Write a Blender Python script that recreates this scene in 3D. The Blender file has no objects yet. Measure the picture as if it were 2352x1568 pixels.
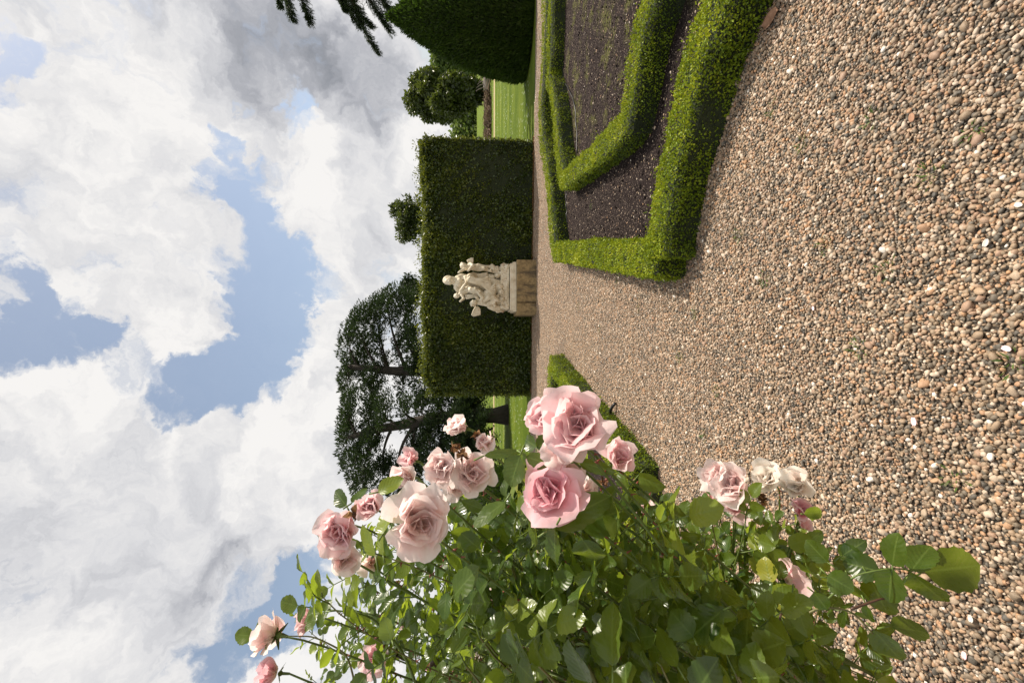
import bpy, math, random
import numpy as np
from mathutils import Vector, Matrix

# ------------------------------------------------------------------ camera, sky, sun
SC = bpy.context.scene
COL = SC.collection
F_PX = 1000.0                       # focal length in pixels of a 2352 px wide picture
EYE = np.array([0.0, 0.0, 1.6])
PITCH = math.atan(0.091)
FW = np.array([0, math.cos(PITCH), -math.sin(PITCH)])
UPV = np.array([0, math.sin(PITCH), math.cos(PITCH)])
RT = np.array([1.0, 0, 0])

cam = bpy.data.cameras.new('camera')
cam.sensor_width = 36; cam.lens = 36*F_PX/2352; cam.clip_start = 0.02; cam.clip_end = 5000
camo = bpy.data.objects.new('camera', cam); COL.objects.link(camo)
# the photograph is turned on its side: picture right = down, picture up = right
lx, ly, lz = -UPV, RT, -FW
camo.matrix_world = Matrix(((lx[0], ly[0], lz[0], 0), (lx[1], ly[1], lz[1], 0), (lx[2], ly[2], lz[2], 1.6), (0, 0, 0, 1)))
SC.camera = camo

SUN = np.array([0.68, 0.32, 1.0]); SUN /= np.linalg.norm(SUN)
sl = bpy.data.lights.new('sun', 'SUN'); sl.energy = 5.0; sl.angle = math.radians(0.6); sl.color = (1.0, 0.90, 0.76)
so = bpy.data.objects.new('sun', sl); COL.objects.link(so)
so.rotation_euler = Vector(SUN).to_track_quat('Z', 'Y').to_euler(); so.location = (0, 0, 30)

SC.view_settings.view_transform = 'Standard'; SC.view_settings.look = 'None'
SC.view_settings.exposure = 0.38; SC.view_settings.gamma = 1.0
SC.render.engine = 'CYCLES'
SC.cycles.max_bounces = 6; SC.cycles.diffuse_bounces = 3; SC.cycles.transmission_bounces = 4; SC.cycles.transparent_max_bounces = 4

def ray(ix, iy):
    a = (1176-ix)/F_PX; b = (784-iy)/F_PX
    return FW + a*UPV + b*RT
def at(ix, iy, d):
    return EYE + d*ray(ix, iy)
def ground(ix, iy, z=0.0):
    r = ray(ix, iy); t = (z-EYE[2])/r[2]
    return EYE + t*r
def nrm(v):
    v = np.asarray(v, float); return v/(np.linalg.norm(v, axis=-1, keepdims=True)+1e-12)

# node helpers
def nmath(nt, op, a, b=None, c=None, clamp=False):
    n = nt.nodes.new('ShaderNodeMath'); n.operation = op; n.use_clamp = clamp
    for i, v in enumerate((a, b, c)):
        if v is None: continue
        if isinstance(v, (int, float)): n.inputs[i].default_value = v
        else: nt.links.new(v, n.inputs[i])
    return n.outputs[0]
def mrange(nt, v, a, b, c, d, interp='SMOOTHSTEP'):
    n = nt.nodes.new('ShaderNodeMapRange'); n.interpolation_type = interp
    nt.links.new(v, n.inputs[0])
    for i, q in zip((1, 2, 3, 4), (a, b, c, d)): n.inputs[i].default_value = q
    return n.outputs[0]
def noise(nt, vec, scale, detail=4, rough=0.5, dist=0.0, out=0):
    n = nt.nodes.new('ShaderNodeTexNoise'); n.inputs['Scale'].default_value = scale
    n.inputs['Detail'].default_value = detail; n.inputs['Roughness'].default_value = rough; n.inputs['Distortion'].default_value = dist
    if vec is not None: nt.links.new(vec, n.inputs['Vector'])
    return n.outputs[out]
def mixc(nt, f, a, b, mode='MIX'):
    n = nt.nodes.new('ShaderNodeMix'); n.data_type = 'RGBA'; n.blend_type = mode
    if isinstance(f, (int, float)): n.inputs[0].default_value = f
    else: nt.links.new(f, n.inputs[0])
    for i, v in ((6, a), (7, b)):
        if isinstance(v, (tuple, list)): n.inputs[i].default_value = (*v[:3], 1)
        else: nt.links.new(v, n.inputs[i])
    return n.outputs[2]
def ramp(nt, f, stops, interp='LINEAR'):
    n = nt.nodes.new('ShaderNodeValToRGB'); cr = n.color_ramp; cr.interpolation = interp
    while len(cr.elements) < len(stops): cr.elements.new(0.5)
    for e, (p, c) in zip(cr.elements, stops): e.position = p; e.color = (*c, 1)
    if f is not None: nt.links.new(f, n.inputs[0])
    return n.outputs[0]
def vmath(nt, op, a, b=None, scale=None):
    n = nt.nodes.new('ShaderNodeVectorMath'); n.operation = op
    for i, v in enumerate((a, b)):
        if v is None: continue
        if isinstance(v, (tuple, list, np.ndarray)): n.inputs[i].default_value = tuple(float(q) for q in v)
        else: nt.links.new(v, n.inputs[i])
    if scale is not None: n.inputs['Scale'].default_value = scale
    return n.outputs['Value'] if op in ('DOT_PRODUCT', 'LENGTH') else n.outputs['Vector']

# world: Nishita sky with a broken layer of cumulus in it
W = bpy.data.worlds.new('World'); SC.world = W; W.use_nodes = True
wt = W.node_tree; wt.nodes.clear()
sky = wt.nodes.new('ShaderNodeTexSky'); sky.sky_type = 'NISHITA'; sky.sun_disc = False
sky.sun_elevation = math.asin(SUN[2]); sky.sun_rotation = math.atan2(SUN[0], SUN[1])
sky.air_density = 1.0; sky.dust_density = 1.5; sky.ozone_density = 1.0
tc = wt.nodes.new('ShaderNodeTexCoord'); D = tc.outputs['Generated']
def blob(pts, acc=None):
    for x, y, r, wgt in pts:
        c = nrm(ray(x, y)); r = r*1.22
        # angular radius of a pixel circle at that place in the view
        e = nrm(ray(x+r, y)); ang = math.acos(float(np.clip(c@e, -1, 1)))
        dt = vmath(wt, 'DOT_PRODUCT', DW, c)
        v = mrange(wt, dt, math.cos(ang), 1.0, 0.0, wgt, 'SMOOTHSTEP')
        acc = v if acc is None else nmath(wt, 'ADD', acc, v)
    return acc
def warp(v, scale, amt):
    c = noise(wt, vmath(wt, 'ADD', v, (3.1, 1.7, 5.3)), scale, 7, 0.6, 0, 1)
    return vmath(wt, 'NORMALIZE', vmath(wt, 'ADD', v, vmath(wt, 'SCALE', vmath(wt, 'SUBTRACT', c, (0.5, 0.5, 0.5)), None, amt)))
DW = warp(warp(D, 3.0, 0.10), 11.0, 0.20)
BLUE = [(620, 560, 100, .8), (650, 640, 110, .9), (600, 690, 110, .8), (575, 470, 60, .7), (535, 395, 50, .7), (500, 325, 40, .7), (510, 450, 60, .35), (640, 760, 100, .9), (580, 830, 100, .8),
        (500, 880, 80, .8), (430, 920, 80, .8), (370, 960, 70, .7), (40, 660, 90, .8), (90, 740, 110, .9), (180, 800, 90, .8), (20, 800, 120, .7), (240, 790, 60, .5), (300, 870, 90, .5), (250, 960, 70, .3),
        (40, 150, 70, .7), (20, 210, 60, .5), (690, 240, 40, .7), (700, 300, 40, .5), (560, 235, 25, .4), (400, 510, 30, .35), (235, 620, 40, .35), (330, 590, 50, .25), (410, 610, 50, .2),
        (700, 1330, 60, .6), (670, 1390, 60, .5), (600, 1440, 70, .34), (540, 1490, 70, .34), (480, 1560, 70, .36), (740, 1270, 40, .5), (570, 1330, 50, .25), (350, 1420, 40, .2)]
SOLID = [(400, 720, 130, .45), (300, 500, 200, .35), (420, 1180, 300, .6), (760, 1000, 160, .6), (200, 380, 160, .4), (760, 560, 90, .4), (620, 330, 60, .3), (850, 460, 90, .3), (110, 1050, 160, .5), (620, 1080, 120, .4)]
GREY = [(520, 40, 230, .34), (820, 180, 130, .45), (680, 120, 150, .25), (640, 330, 90, .10), (300, 1230, 330, .17), (150, 560, 90, .10), (860, 330, 80, .15)]
blue = blob(BLUE); solid = blob(SOLID); grey = blob(GREY)
N1 = noise(wt, DW, 4.2, 12, 0.60, 0.25)
N1b = noise(wt, vmath(wt, 'ADD', DW, SUN*0.05), 4.2, 12, 0.60, 0.25)
N4 = noise(wt, DW, 16.0, 9, 0.62)
cov = nmath(wt, 'ADD', nmath(wt, 'SUBTRACT', 0.78, nmath(wt, 'MULTIPLY', blue, 1.25)), solid)
cov = nmath(wt, 'ADD', cov, nmath(wt, 'MULTIPLY', nmath(wt, 'SUBTRACT', N1, 0.5), 3.0))
cov = nmath(wt, 'ADD', cov, nmath(wt, 'MULTIPLY', nmath(wt, 'SUBTRACT', N4, 0.5), 1.6))
mask = mrange(wt, cov, -0.20, 0.78, 0.06, 1.0)
shade = nmath(wt, 'MULTIPLY', nmath(wt, 'SUBTRACT', N1, N1b), 1.25)
br = nmath(wt, 'ADD', nmath(wt, 'SUBTRACT', 0.90, nmath(wt, 'MULTIPLY', grey, 0.72)), shade)
N2 = noise(wt, DW, 2.3, 6, 0.55)
br = nmath(wt, 'ADD', br, nmath(wt, 'MULTIPLY', nmath(wt, 'SUBTRACT', N2, 0.5), 0.35))
brc = nmath(wt, 'MINIMUM', nmath(wt, 'MAXIMUM', br, 0.30), 1.05)
cloudc = ramp(wt, brc, [(0.30, (0.27, 0.285, 0.32)), (0.55, (0.48, 0.49, 0.53)), (0.78, (0.75, 0.75, 0.77)), (1.0, (0.98, 0.96, 0.94))])
bg1 = wt.nodes.new('ShaderNodeBackground'); bg1.inputs[1].default_value = 0.10
hsv = wt.nodes.new('ShaderNodeHueSaturation'); hsv.inputs['Saturation'].default_value = 0.85
wt.links.new(sky.outputs[0], hsv.inputs['Color'])
# thin veil over the blue, as in the photograph
wt.links.new(mixc(wt, 0.12, hsv.outputs[0], (4.6, 6.2, 7.6)), bg1.inputs[0])
bg2 = wt.nodes.new('ShaderNodeBackground'); bg2.inputs[1].default_value = 0.73
wt.links.new(cloudc, bg2.inputs[0])
mx = wt.nodes.new('ShaderNodeMixShader'); wt.links.new(mask, mx.inputs[0])
wt.links.new(bg1.outputs[0], mx.inputs[1]); wt.links.new(bg2.outputs[0], mx.inputs[2])
wo = wt.nodes.new('ShaderNodeOutputWorld'); wt.links.new(mx.outputs[0], wo.inputs[0])

# ------------------------------------------------------------------ helpers
rng = np.random.default_rng(7)
def tag(o, label=None, cat=None, group=None, kind=None):
    if label: o['label'] = label
    if cat: o['category'] = cat
    if group: o['group'] = group
    if kind: o['kind'] = kind
    return o
def empty(name, loc=(0, 0, 0)):
    o = bpy.data.objects.new(name, None); COL.objects.link(o); o.location = tuple(float(v) for v in loc)
    o.empty_display_size = 0.1
    return o
def mesh(name, V, Fs, mat, parent=None, attrs=None, smooth=False):
    """V (n,3) world coordinates; Fs (m,k) array or list of lists. Parented meshes keep world coordinates."""
    V = np.asarray(V, dtype=np.float32)
    me = bpy.data.meshes.new(name)
    if isinstance(Fs, np.ndarray):
        m, k = Fs.shape
        me.vertices.add(len(V)); me.vertices.foreach_set('co', V.ravel())
        me.loops.add(m*k); me.loops.foreach_set('vertex_index', Fs.astype(np.int32).ravel())
        me.polygons.add(m); me.polygons.foreach_set('loop_start', np.arange(0, m*k, k, dtype=np.int32))
        me.update(calc_edges=True)
    else:
        me.from_pydata([tuple(map(float, v)) for v in V], [], [list(map(int, f)) for f in Fs]); me.update()
    if attrs:
        for nm, arr in attrs.items():
            a = me.color_attributes.new(nm, 'FLOAT_COLOR', 'POINT')
            c = np.ones((len(V), 4), dtype=np.float32); c[:, :arr.shape[1]] = arr
            a.data.foreach_set('color', c.ravel())
    if smooth: me.polygons.foreach_set('use_smooth', np.ones(len(me.polygons), dtype=bool))
    me.materials.append(mat)
    o = bpy.data.objects.new(name, me); COL.objects.link(o)
    if parent is not None:
        o.parent = parent
        M = Matrix.Translation(parent.location) if parent.parent is None else Matrix.Identity(4)   # a child mesh already sits at the world origin
        o.matrix_parent_inverse = M.inverted()
    return o
class MB:
    def __init__(s): s.V = []; s.F = []; s.n = 0; s.C = []
    def add(s, V, F, C=None):
        V = np.asarray(V, float); s.V.append(V)
        s.F += [[i+s.n for i in f] for f in F]; s.n += len(V)
        s.C.append(np.ones((len(V), 3))*(C if C is not None else 1.0) if C is None or np.ndim(C) < 2 else C)
    def tube(s, P, R, k=6, C=None, cap=True):
        P = np.asarray(P, float); n = len(P); R = np.ones(n)*R if np.ndim(R) == 0 else np.asarray(R, float)
        T = np.gradient(P, axis=0); T = nrm(T)
        ref = np.array([0.31, 0.17, 0.93]); 
        if abs(T.mean(0)@ref) > .85*np.linalg.norm(T.mean(0)): ref = np.array([0.9, 0.3, 0.1])
        A = nrm(np.cross(T, ref)); B = np.cross(T, A)
        th = np.linspace(0, 2*math.pi, k, endpoint=False)
        V = (P[:, None, :] + R[:, None, None]*(np.cos(th)[None, :, None]*A[:, None, :] + np.sin(th)[None, :, None]*B[:, None, :])).reshape(-1, 3)
        F = [[i*k+j, i*k+(j+1) % k, (i+1)*k+(j+1) % k, (i+1)*k+j] for i in range(n-1) for j in range(k)]
        if cap: F += [list(range(k))[::-1], [(n-1)*k+j for j in range(k)]]
        s.add(V, F, C)
    def box(s, a, b, C=None):
        a = np.asarray(a, float); b = np.asarray(b, float)
        V = [(x, y, z) for x in (a[0], b[0]) for y in (a[1], b[1]) for z in (a[2], b[2])]
        s.add(V, [[0, 1, 3, 2], [4, 6, 7, 5], [0, 4, 5, 1], [2, 3, 7, 6], [0, 2, 6, 4], [1, 5, 7, 3]], C)
    def ball(s, c, r, C=None, nu=10, nv=7, R=None):
        r = np.ones(3)*r if np.ndim(r) == 0 else np.asarray(r, float)
        V = [(0, 0, 1)]
        for i in range(1, nv):
            t = math.pi*i/nv
            V += [(math.sin(t)*math.cos(2*math.pi*j/nu), math.sin(t)*math.sin(2*math.pi*j/nu), math.cos(t)) for j in range(nu)]
        V.append((0, 0, -1)); V = np.array(V)*r
        if R is not None: V = V@np.asarray(R).T
        F = [[0, 1+j, 1+(j+1) % nu] for j in range(nu)]
        for i in range(nv-2):
            F += [[1+i*nu+j, 1+(i+1)*nu+j, 1+(i+1)*nu+(j+1) % nu, 1+i*nu+(j+1) % nu] for j in range(nu)]
        e = len(V)-1; F += [[e, e-nu+(j+1) % nu, e-nu+j] for j in range(nu)]
        s.add(V+np.asarray(c), F, C)
    def build(s, name, mat, parent=None, smooth=False):
        return mesh(name, np.concatenate(s.V), s.F, mat, parent, {'col': np.concatenate(s.C)}, smooth)
def bez(p0, p1, p2, p3=None, n=12):
    t = np.linspace(0, 1, n)[:, None]; p0, p1, p2 = map(np.asarray, (p0, p1, p2))
    if p3 is None: return (1-t)**2*p0+2*t*(1-t)*p1+t*t*p2
    return (1-t)**3*p0+3*t*(1-t)**2*p1+3*t*t*(1-t)*p2+t**3*np.asarray(p3)
def wob(P, f, seed=0):
    """cheap smooth noise in about [-1,1] for arrays of points"""
    r = np.random.default_rng(seed); v = 0
    for i in range(5):
        k = nrm(r.normal(size=3))*f*(0.6+0.55*i); v = v+np.sin(P@k+r.uniform(0, 6.3))/(1+.35*i)
    return v/2.2

def newmat(name):
    m = bpy.data.materials.new(name); m.use_nodes = True; nt = m.node_tree
    return m, nt, nt.nodes['Principled BSDF'], nt.nodes['Material Output']
def pos(nt):
    return nt.nodes.new('ShaderNodeNewGeometry').outputs['Position']
def objco(nt):
    return nt.nodes.new('ShaderNodeTexCoord').outputs['Object']
def attr(nt, name):
    a = nt.nodes.new('ShaderNodeAttribute'); a.attribute_name = name; return a
def bump(nt, bs, h, strength=0.5, dist=0.02):
    b = nt.nodes.new('ShaderNodeBump'); b.inputs['Strength'].default_value = strength; b.inputs['Distance'].default_value = dist
    nt.links.new(h, b.inputs['Height']); nt.links.new(b.outputs[0], bs.inputs['Normal']); return b

def foliage_mat(name, cols, trans=0.35, tcol=(0.25, 0.4, 0.03), rough=0.5, spec=0.4, big=0.6, bigamt=0.35):
    m, nt, bs, out = newmat(name)
    a = attr(nt, 'var'); sp = nt.nodes.new('ShaderNodeSeparateColor'); nt.links.new(a.outputs['Color'], sp.inputs[0])
    n = noise(nt, pos(nt), big, 3, 0.6)
    f = nmath(nt, 'ADD', nmath(nt, 'MULTIPLY', sp.outputs[0], 1-bigamt), nmath(nt, 'MULTIPLY', mrange(nt, n, .3, .7, 0, 1), bigamt))
    c = ramp(nt, f, [(i/(len(cols)-1), q) for i, q in enumerate(cols)])
    nt.links.new(c, bs.inputs['Base Color']); bs.inputs['Roughness'].default_value = rough
    bs.inputs['Specular IOR Level'].default_value = spec
    tr = nt.nodes.new('ShaderNodeBsdfTranslucent'); nt.links.new(mixc(nt, 0.5, c, tcol), tr.inputs['Color'])
    mxs = nt.nodes.new('ShaderNodeMixShader'); mxs.inputs[0].default_value = trans
    nt.links.new(bs.outputs[0], mxs.inputs[1]); nt.links.new(tr.outputs[0], mxs.inputs[2]); nt.links.new(mxs.outputs[0], out.inputs[0])
    return m
def kites(P, A, N, L, Wd, rnd, fold=0.25):
    """leaf-sized folded kites: P base, A direction, N leaf normal"""
    n = len(P); A = nrm(A); S = nrm(np.cross(A, N)); N = np.cross(S, A)
    L = np.asarray(L).reshape(-1, 1)*np.ones((n, 1)); Wd = np.asarray(Wd).reshape(-1, 1)*np.ones((n, 1))
    V = np.empty((n, 4, 3))
    V[:, 0] = P; V[:, 2] = P+A*L
    V[:, 1] = P+A*L*.45+S*Wd*.5+N*Wd*fold; V[:, 3] = P+A*L*.45-S*Wd*.5+N*Wd*fold
    b = (np.arange(n)*4)[:, None]
    F = np.concatenate([b+np.array([[0, 1, 2]]), b+np.array([[0, 2, 3]])], 0)
    c = np.repeat(np.stack([rnd, rnd, rnd], 1), 4, 0)
    return V.reshape(-1, 3), F, c
def kite_mesh(name, parts, mat, parent=None):
    Vs, Fs, Cs, n = [], [], [], 0
    for V, F, c in parts: Vs.append(V); Fs.append(F+n); Cs.append(c); n += len(V)
    return mesh(name, np.concatenate(Vs), np.concatenate(Fs), mat, parent, {'var': np.concatenate(Cs)})

# ------------------------------------------------------------------ materials
def stone_ramp_stops():
    return [(0.0, (0.080, 0.074, 0.064)), (0.14, (0.145, 0.125, 0.098)), (0.3, (0.26, 0.195, 0.132)), (0.48, (0.38, 0.275, 0.185)),
            (0.62, (0.33, 0.22, 0.155)), (0.70, (0.46, 0.27, 0.145)), (0.77, (0.41, 0.32, 0.235)), (0.93, (0.58, 0.49, 0.40)), (1.0, (0.78, 0.74, 0.68))]
def mat_gravel_base():
    m, nt, bs, out = newmat('gravel_bed'); p = pos(nt)
    v = nt.nodes.new('ShaderNodeTexVoronoi'); v.inputs['Scale'].default_value = 62; nt.links.new(p, v.inputs['Vector'])
    sp = nt.nodes.new('ShaderNodeSeparateColor'); nt.links.new(v.outputs['Color'], sp.inputs[0])
    c = ramp(nt, sp.outputs[0], stone_ramp_stops())
    c = mixc(nt, mrange(nt, v.outputs['Distance'], 0.35, 0.7, 0, 1), c, (0.05, 0.04, 0.03))
    c = mixc(nt, 1.0, c, ramp(nt, noise(nt, p, 1.1, 4, .6), [(0.3, (0.8, 0.78, 0.76)), (0.7, (1.08, 1.05, 1.0))]), 'MULTIPLY')
    nt.links.new(c, bs.inputs['Base Color']); bs.inputs['Roughness'].default_value = 0.8
    bump(nt, bs, nmath(nt, 'SUBTRACT', 1, v.outputs['Distance']), 1.0, 0.015)
    return m
def mat_pebble():
    m, nt, bs, out = newmat('pebble'); a = attr(nt, 'col'); p = pos(nt)
    sp = nt.nodes.new('ShaderNodeSeparateColor'); nt.links.new(a.outputs['Color'], sp.inputs[0])
    c = ramp(nt, sp.outputs[0], stone_ramp_stops())
    c = mixc(nt, 1.0, c, ramp(nt, noise(nt, p, 1.1, 4, .6), [(0.3, (0.86, 0.85, 0.84)), (0.7, (1.14, 1.10, 1.04))]), 'MULTIPLY')
    c = mixc(nt, 1.0, c, ramp(nt, noise(nt, p, 260, 4, .7), [(0.3, (0.72, 0.7, 0.68)), (0.65, (1.08, 1.08, 1.08))]), 'MULTIPLY')
    nt.links.new(c, bs.inputs['Base Color']); bs.inputs['Roughness'].default_value = 0.62
    bump(nt, bs, noise(nt, p, 400, 3, .6), 0.35, 0.002)
    return m
def mat_soil():
    m, nt, bs, out = newmat('soil'); p = pos(nt)
    c = ramp(nt, noise(nt, p, 45, 8, .75), [(0.3, (0.008, 0.006, 0.0055)), (0.5, (0.028, 0.020, 0.019)), (0.74, (0.075, 0.056, 0.050))])
    g = nmath(nt, 'MULTIPLY', mrange(nt, noise(nt, p, 1.9, 5, .75), .50, .62, 0, .9), mrange(nt, noise(nt, p, 30, 5, .8), .42, .6, 0, .75))
    sx = nt.nodes.new('ShaderNodeSeparateXYZ'); nt.links.new(p, sx.inputs[0])
    g = nmath(nt, 'MULTIPLY', g, mrange(nt, sx.outputs[0], 2.2, 3.0, 0, 1))
    c = mixc(nt, g, c, (0.17, 0.18, 0.04))
    v = nt.nodes.new('ShaderNodeTexVoronoi'); v.inputs['Scale'].default_value = 85; nt.links.new(p, v.inputs['Vector'])
    sp = nt.nodes.new('ShaderNodeSeparateColor'); nt.links.new(v.outputs['Color'], sp.inputs[0])
    st = nmath(nt, 'MULTIPLY', mrange(nt, sp.outputs[1], .80, .84, 0, 1), mrange(nt, v.outputs['Distance'], .42, .3, 0, 1))
    c = mixc(nt, st, c, (0.34, 0.27, 0.22))
    nt.links.new(c, bs.inputs['Base Color']); bs.inputs['Roughness'].default_value = 1; bs.inputs['Specular IOR Level'].default_value = .1
    bump(nt, bs, noise(nt, p, 60, 8, .8), 1.0, 0.03); return m
def mat_lawn():
    m, nt, bs, out = newmat('lawn'); p = pos(nt)
    c = ramp(nt, noise(nt, p, 0.5, 6, .65), [(0.3, (0.085, 0.135, 0.014)), (0.55, (0.13, 0.185, 0.02)), (0.75, (0.19, 0.225, 0.035))])
    c = mixc(nt, 1.0, c, ramp(nt, noise(nt, p, 26, 4, .8), [(0.3, (0.55, 0.6, 0.5)), (0.7, (1.25, 1.2, 1.2))]), 'MULTIPLY')
    wv = nt.nodes.new('ShaderNodeTexWave'); wv.bands_direction = 'Y'; wv.inputs['Scale'].default_value = .12; wv.inputs['Distortion'].default_value = 1.2; wv.inputs['Detail Scale'].default_value = .4; nt.links.new(p, wv.inputs['Vector'])
    c = mixc(nt, 1.0, c, ramp(nt, wv.outputs['Fac'], [(0.35, (.84, .88, .8)), (0.65, (1.12, 1.08, 1.1))]), 'MULTIPLY')
    v = nt.nodes.new('ShaderNodeTexVoronoi'); v.inputs['Scale'].default_value = 7; nt.links.new(p, v.inputs['Vector'])
    sp = nt.nodes.new('ShaderNodeSeparateColor'); nt.links.new(v.outputs['Color'], sp.inputs[0])
    st = nmath(nt, 'MULTIPLY', mrange(nt, sp.outputs[1], .45, .5, 0, 1), mrange(nt, v.outputs['Distance'], .30, .2, 0, 1))
    st = nmath(nt, 'MULTIPLY', st, mrange(nt, noise(nt, p, .35, 3, .5), .42, .6, 0, .85))
    c = mixc(nt, st, c, (0.62, 0.66, 0.55))
    nt.links.new(c, bs.inputs['Base Color']); bs.inputs['Roughness'].default_value = 0.9; bs.inputs['Specular IOR Level'].default_value = .08
    bump(nt, bs, noise(nt, p, 30, 5, .8), 1.0, 0.06); return m
def mat_simple(name, c1, c2, scale=8, rough=.8, bs_=.5, bd=.01, detail=6):
    m, nt, bs, out = newmat(name); p = objco(nt)
    n = noise(nt, p, scale, detail, .65)
    nt.links.new(ramp(nt, n, [(0.3, c1), (0.7, c2)]), bs.inputs['Base Color']); bs.inputs['Roughness'].default_value = rough
    bump(nt, bs, n, bs_, bd); return m
def mat_bark(name, c1, c2):
    m, nt, bs, out = newmat(name); p = objco(nt)
    mp = nt.nodes.new('ShaderNodeMapping'); mp.inputs['Scale'].default_value = (9, 9, 1.6); nt.links.new(p, mp.inputs[0])
    n = noise(nt, mp.outputs[0], 1.5, 8, .7)
    nt.links.new(ramp(nt, n, [(0.3, c1), (0.7, c2)]), bs.inputs['Base Color']); bs.inputs['Roughness'].default_value = .9
    bump(nt, bs, n, 1.0, .05); return m
M_gravel = mat_gravel_base(); M_peb = mat_pebble(); M_soil = mat_soil(); M_lawn = mat_lawn()
M_track = mat_simple('track_earth', (0.30, 0.22, 0.10), (0.42, 0.33, 0.17), 2)
M_core = mat_simple('dark_twigs', (0.010, 0.016, 0.005), (0.028, 0.04, 0.010), 30, .95, 1, .03)
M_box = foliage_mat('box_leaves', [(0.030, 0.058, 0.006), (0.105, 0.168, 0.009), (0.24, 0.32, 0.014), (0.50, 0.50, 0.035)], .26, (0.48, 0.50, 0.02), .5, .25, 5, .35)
M_hedge = foliage_mat('hornbeam_leaves', [(0.016, 0.034, 0.008), (0.042, 0.072, 0.010), (0.085, 0.12, 0.013), (0.23, 0.25, 0.03)], .30, (0.36, 0.38, 0.03), .34, .6, 1.1, .5)
M_yew = foliage_mat('yew_needles', [(0.012, 0.026, 0.006), (0.030, 0.056, 0.008), (0.06, 0.10, 0.012)], .22, (0.15, 0.3, 0.02), .5, .35, 1.5, .35)
M_cedar = foliage_mat('cedar_needles', [(0.010, 0.019, 0.008), (0.021, 0.037, 0.013), (0.05, 0.078, 0.024)], .15, (0.12, 0.2, 0.05), .6, .3, 1, .3)
M_broad = foliage_mat('broad_leaves', [(0.020, 0.032, 0.008), (0.045, 0.066, 0.013), (0.10, 0.12, 0.022)], .25, (0.25, 0.32, 0.04), .42, .5, .5, .35)
M_light = foliage_mat('light_leaves', [(0.05, 0.09, 0.02), (0.09, 0.14, 0.03), (0.14, 0.19, 0.05)], .3, (0.3, 0.4, 0.08), .5, .4, .4, .35)
M_bark = mat_bark('cedar_bark', (0.018, 0.015, 0.013), (0.07, 0.055, 0.045))
M_hose = mat_simple('black_hose', (0.008, 0.008, 0.009), (0.014, 0.014, 0.015), 10, .4, 0.05, .001)

# ------------------------------------------------------------------ ground
def sheet(name, pts, z, mat, **k):
    V = [(p[0], p[1], z) for p in pts]; o = mesh(name, V, [list(range(len(V)))], mat); tag(o, kind='structure'); return o
def edgeY(x): return 11.63-0.09*x            # where gravel meets lawn, parallel to the tall hedge
sheet('lawn', [(-900, -300), (900, -300), (900, 1500), (-900, 1500)], 0.0, M_lawn)
sheet('gravel_path', [(-14, -7), (16, -7), (16, edgeY(16)), (-14, edgeY(-14))], 0.004, M_gravel)
sheet('far_track', [(-60, 33.5), (70, 29.5), (70, 31.0), (-60, 35.2)], 0.004, M_track)

# beds: centre lines of the clipped box, top surface at .26 m
HB = 0.26; WB = 0.28
def line(pts, z=HB): return [ground(x, y, z)[:2] for x, y in pts]
A_ = line([(1503, 592), (1504, 545), (1527, 395), (1566, 246), (1594, 127), (1636, 13)])
A_.append(A_[-1]+(A_[-1]-A_[-2])*2.5)
B_ = line([(1503, 592), (1385, 585), (1271, 578)])
C_ = line([(1271, 578), (1261, 457), (1252, 381), (1243, 322), (1240, 249), (1244, 176), (1248, 88), (1249, 0), (1250, -120)])
D_ = line([(1291, 417), (1280, 352), (1273, 264), (1264, 205), (1257, 182), (1260, 132), (1262, 60), (1263, 0), (1264, -120)])
E_ = line([(1291, 417), (1342, 369), (1394, 325), (1430, 281), (1440, 228), (1454, 132), (1470, 57), (1487, 0), (1510, -80)])
f0 = ground(1292, 808)[:2]; f1 = ground(1534, 1084)[:2]
fd = nrm(f1-f0); fn = np.array([fd[1], -fd[0]]); fn = fn if fn[0] < 0 else -fn
F0 = f0+fn*.16+fd*.15; F1 = f1+fn*.16-fd*.15
G1 = F1+np.array([-1.9, -0.25]); H1 = F0+np.array([-3.2, .30])
sheet('soil_right_bed', [A_[1], *A_[2:], C_[-1], *C_[-2:0:-1], B_[2], B_[1]], 0.012, M_soil)
sheet('soil_left_bed', [F0, F1, G1, H1], 0.012, M_soil)

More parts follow.
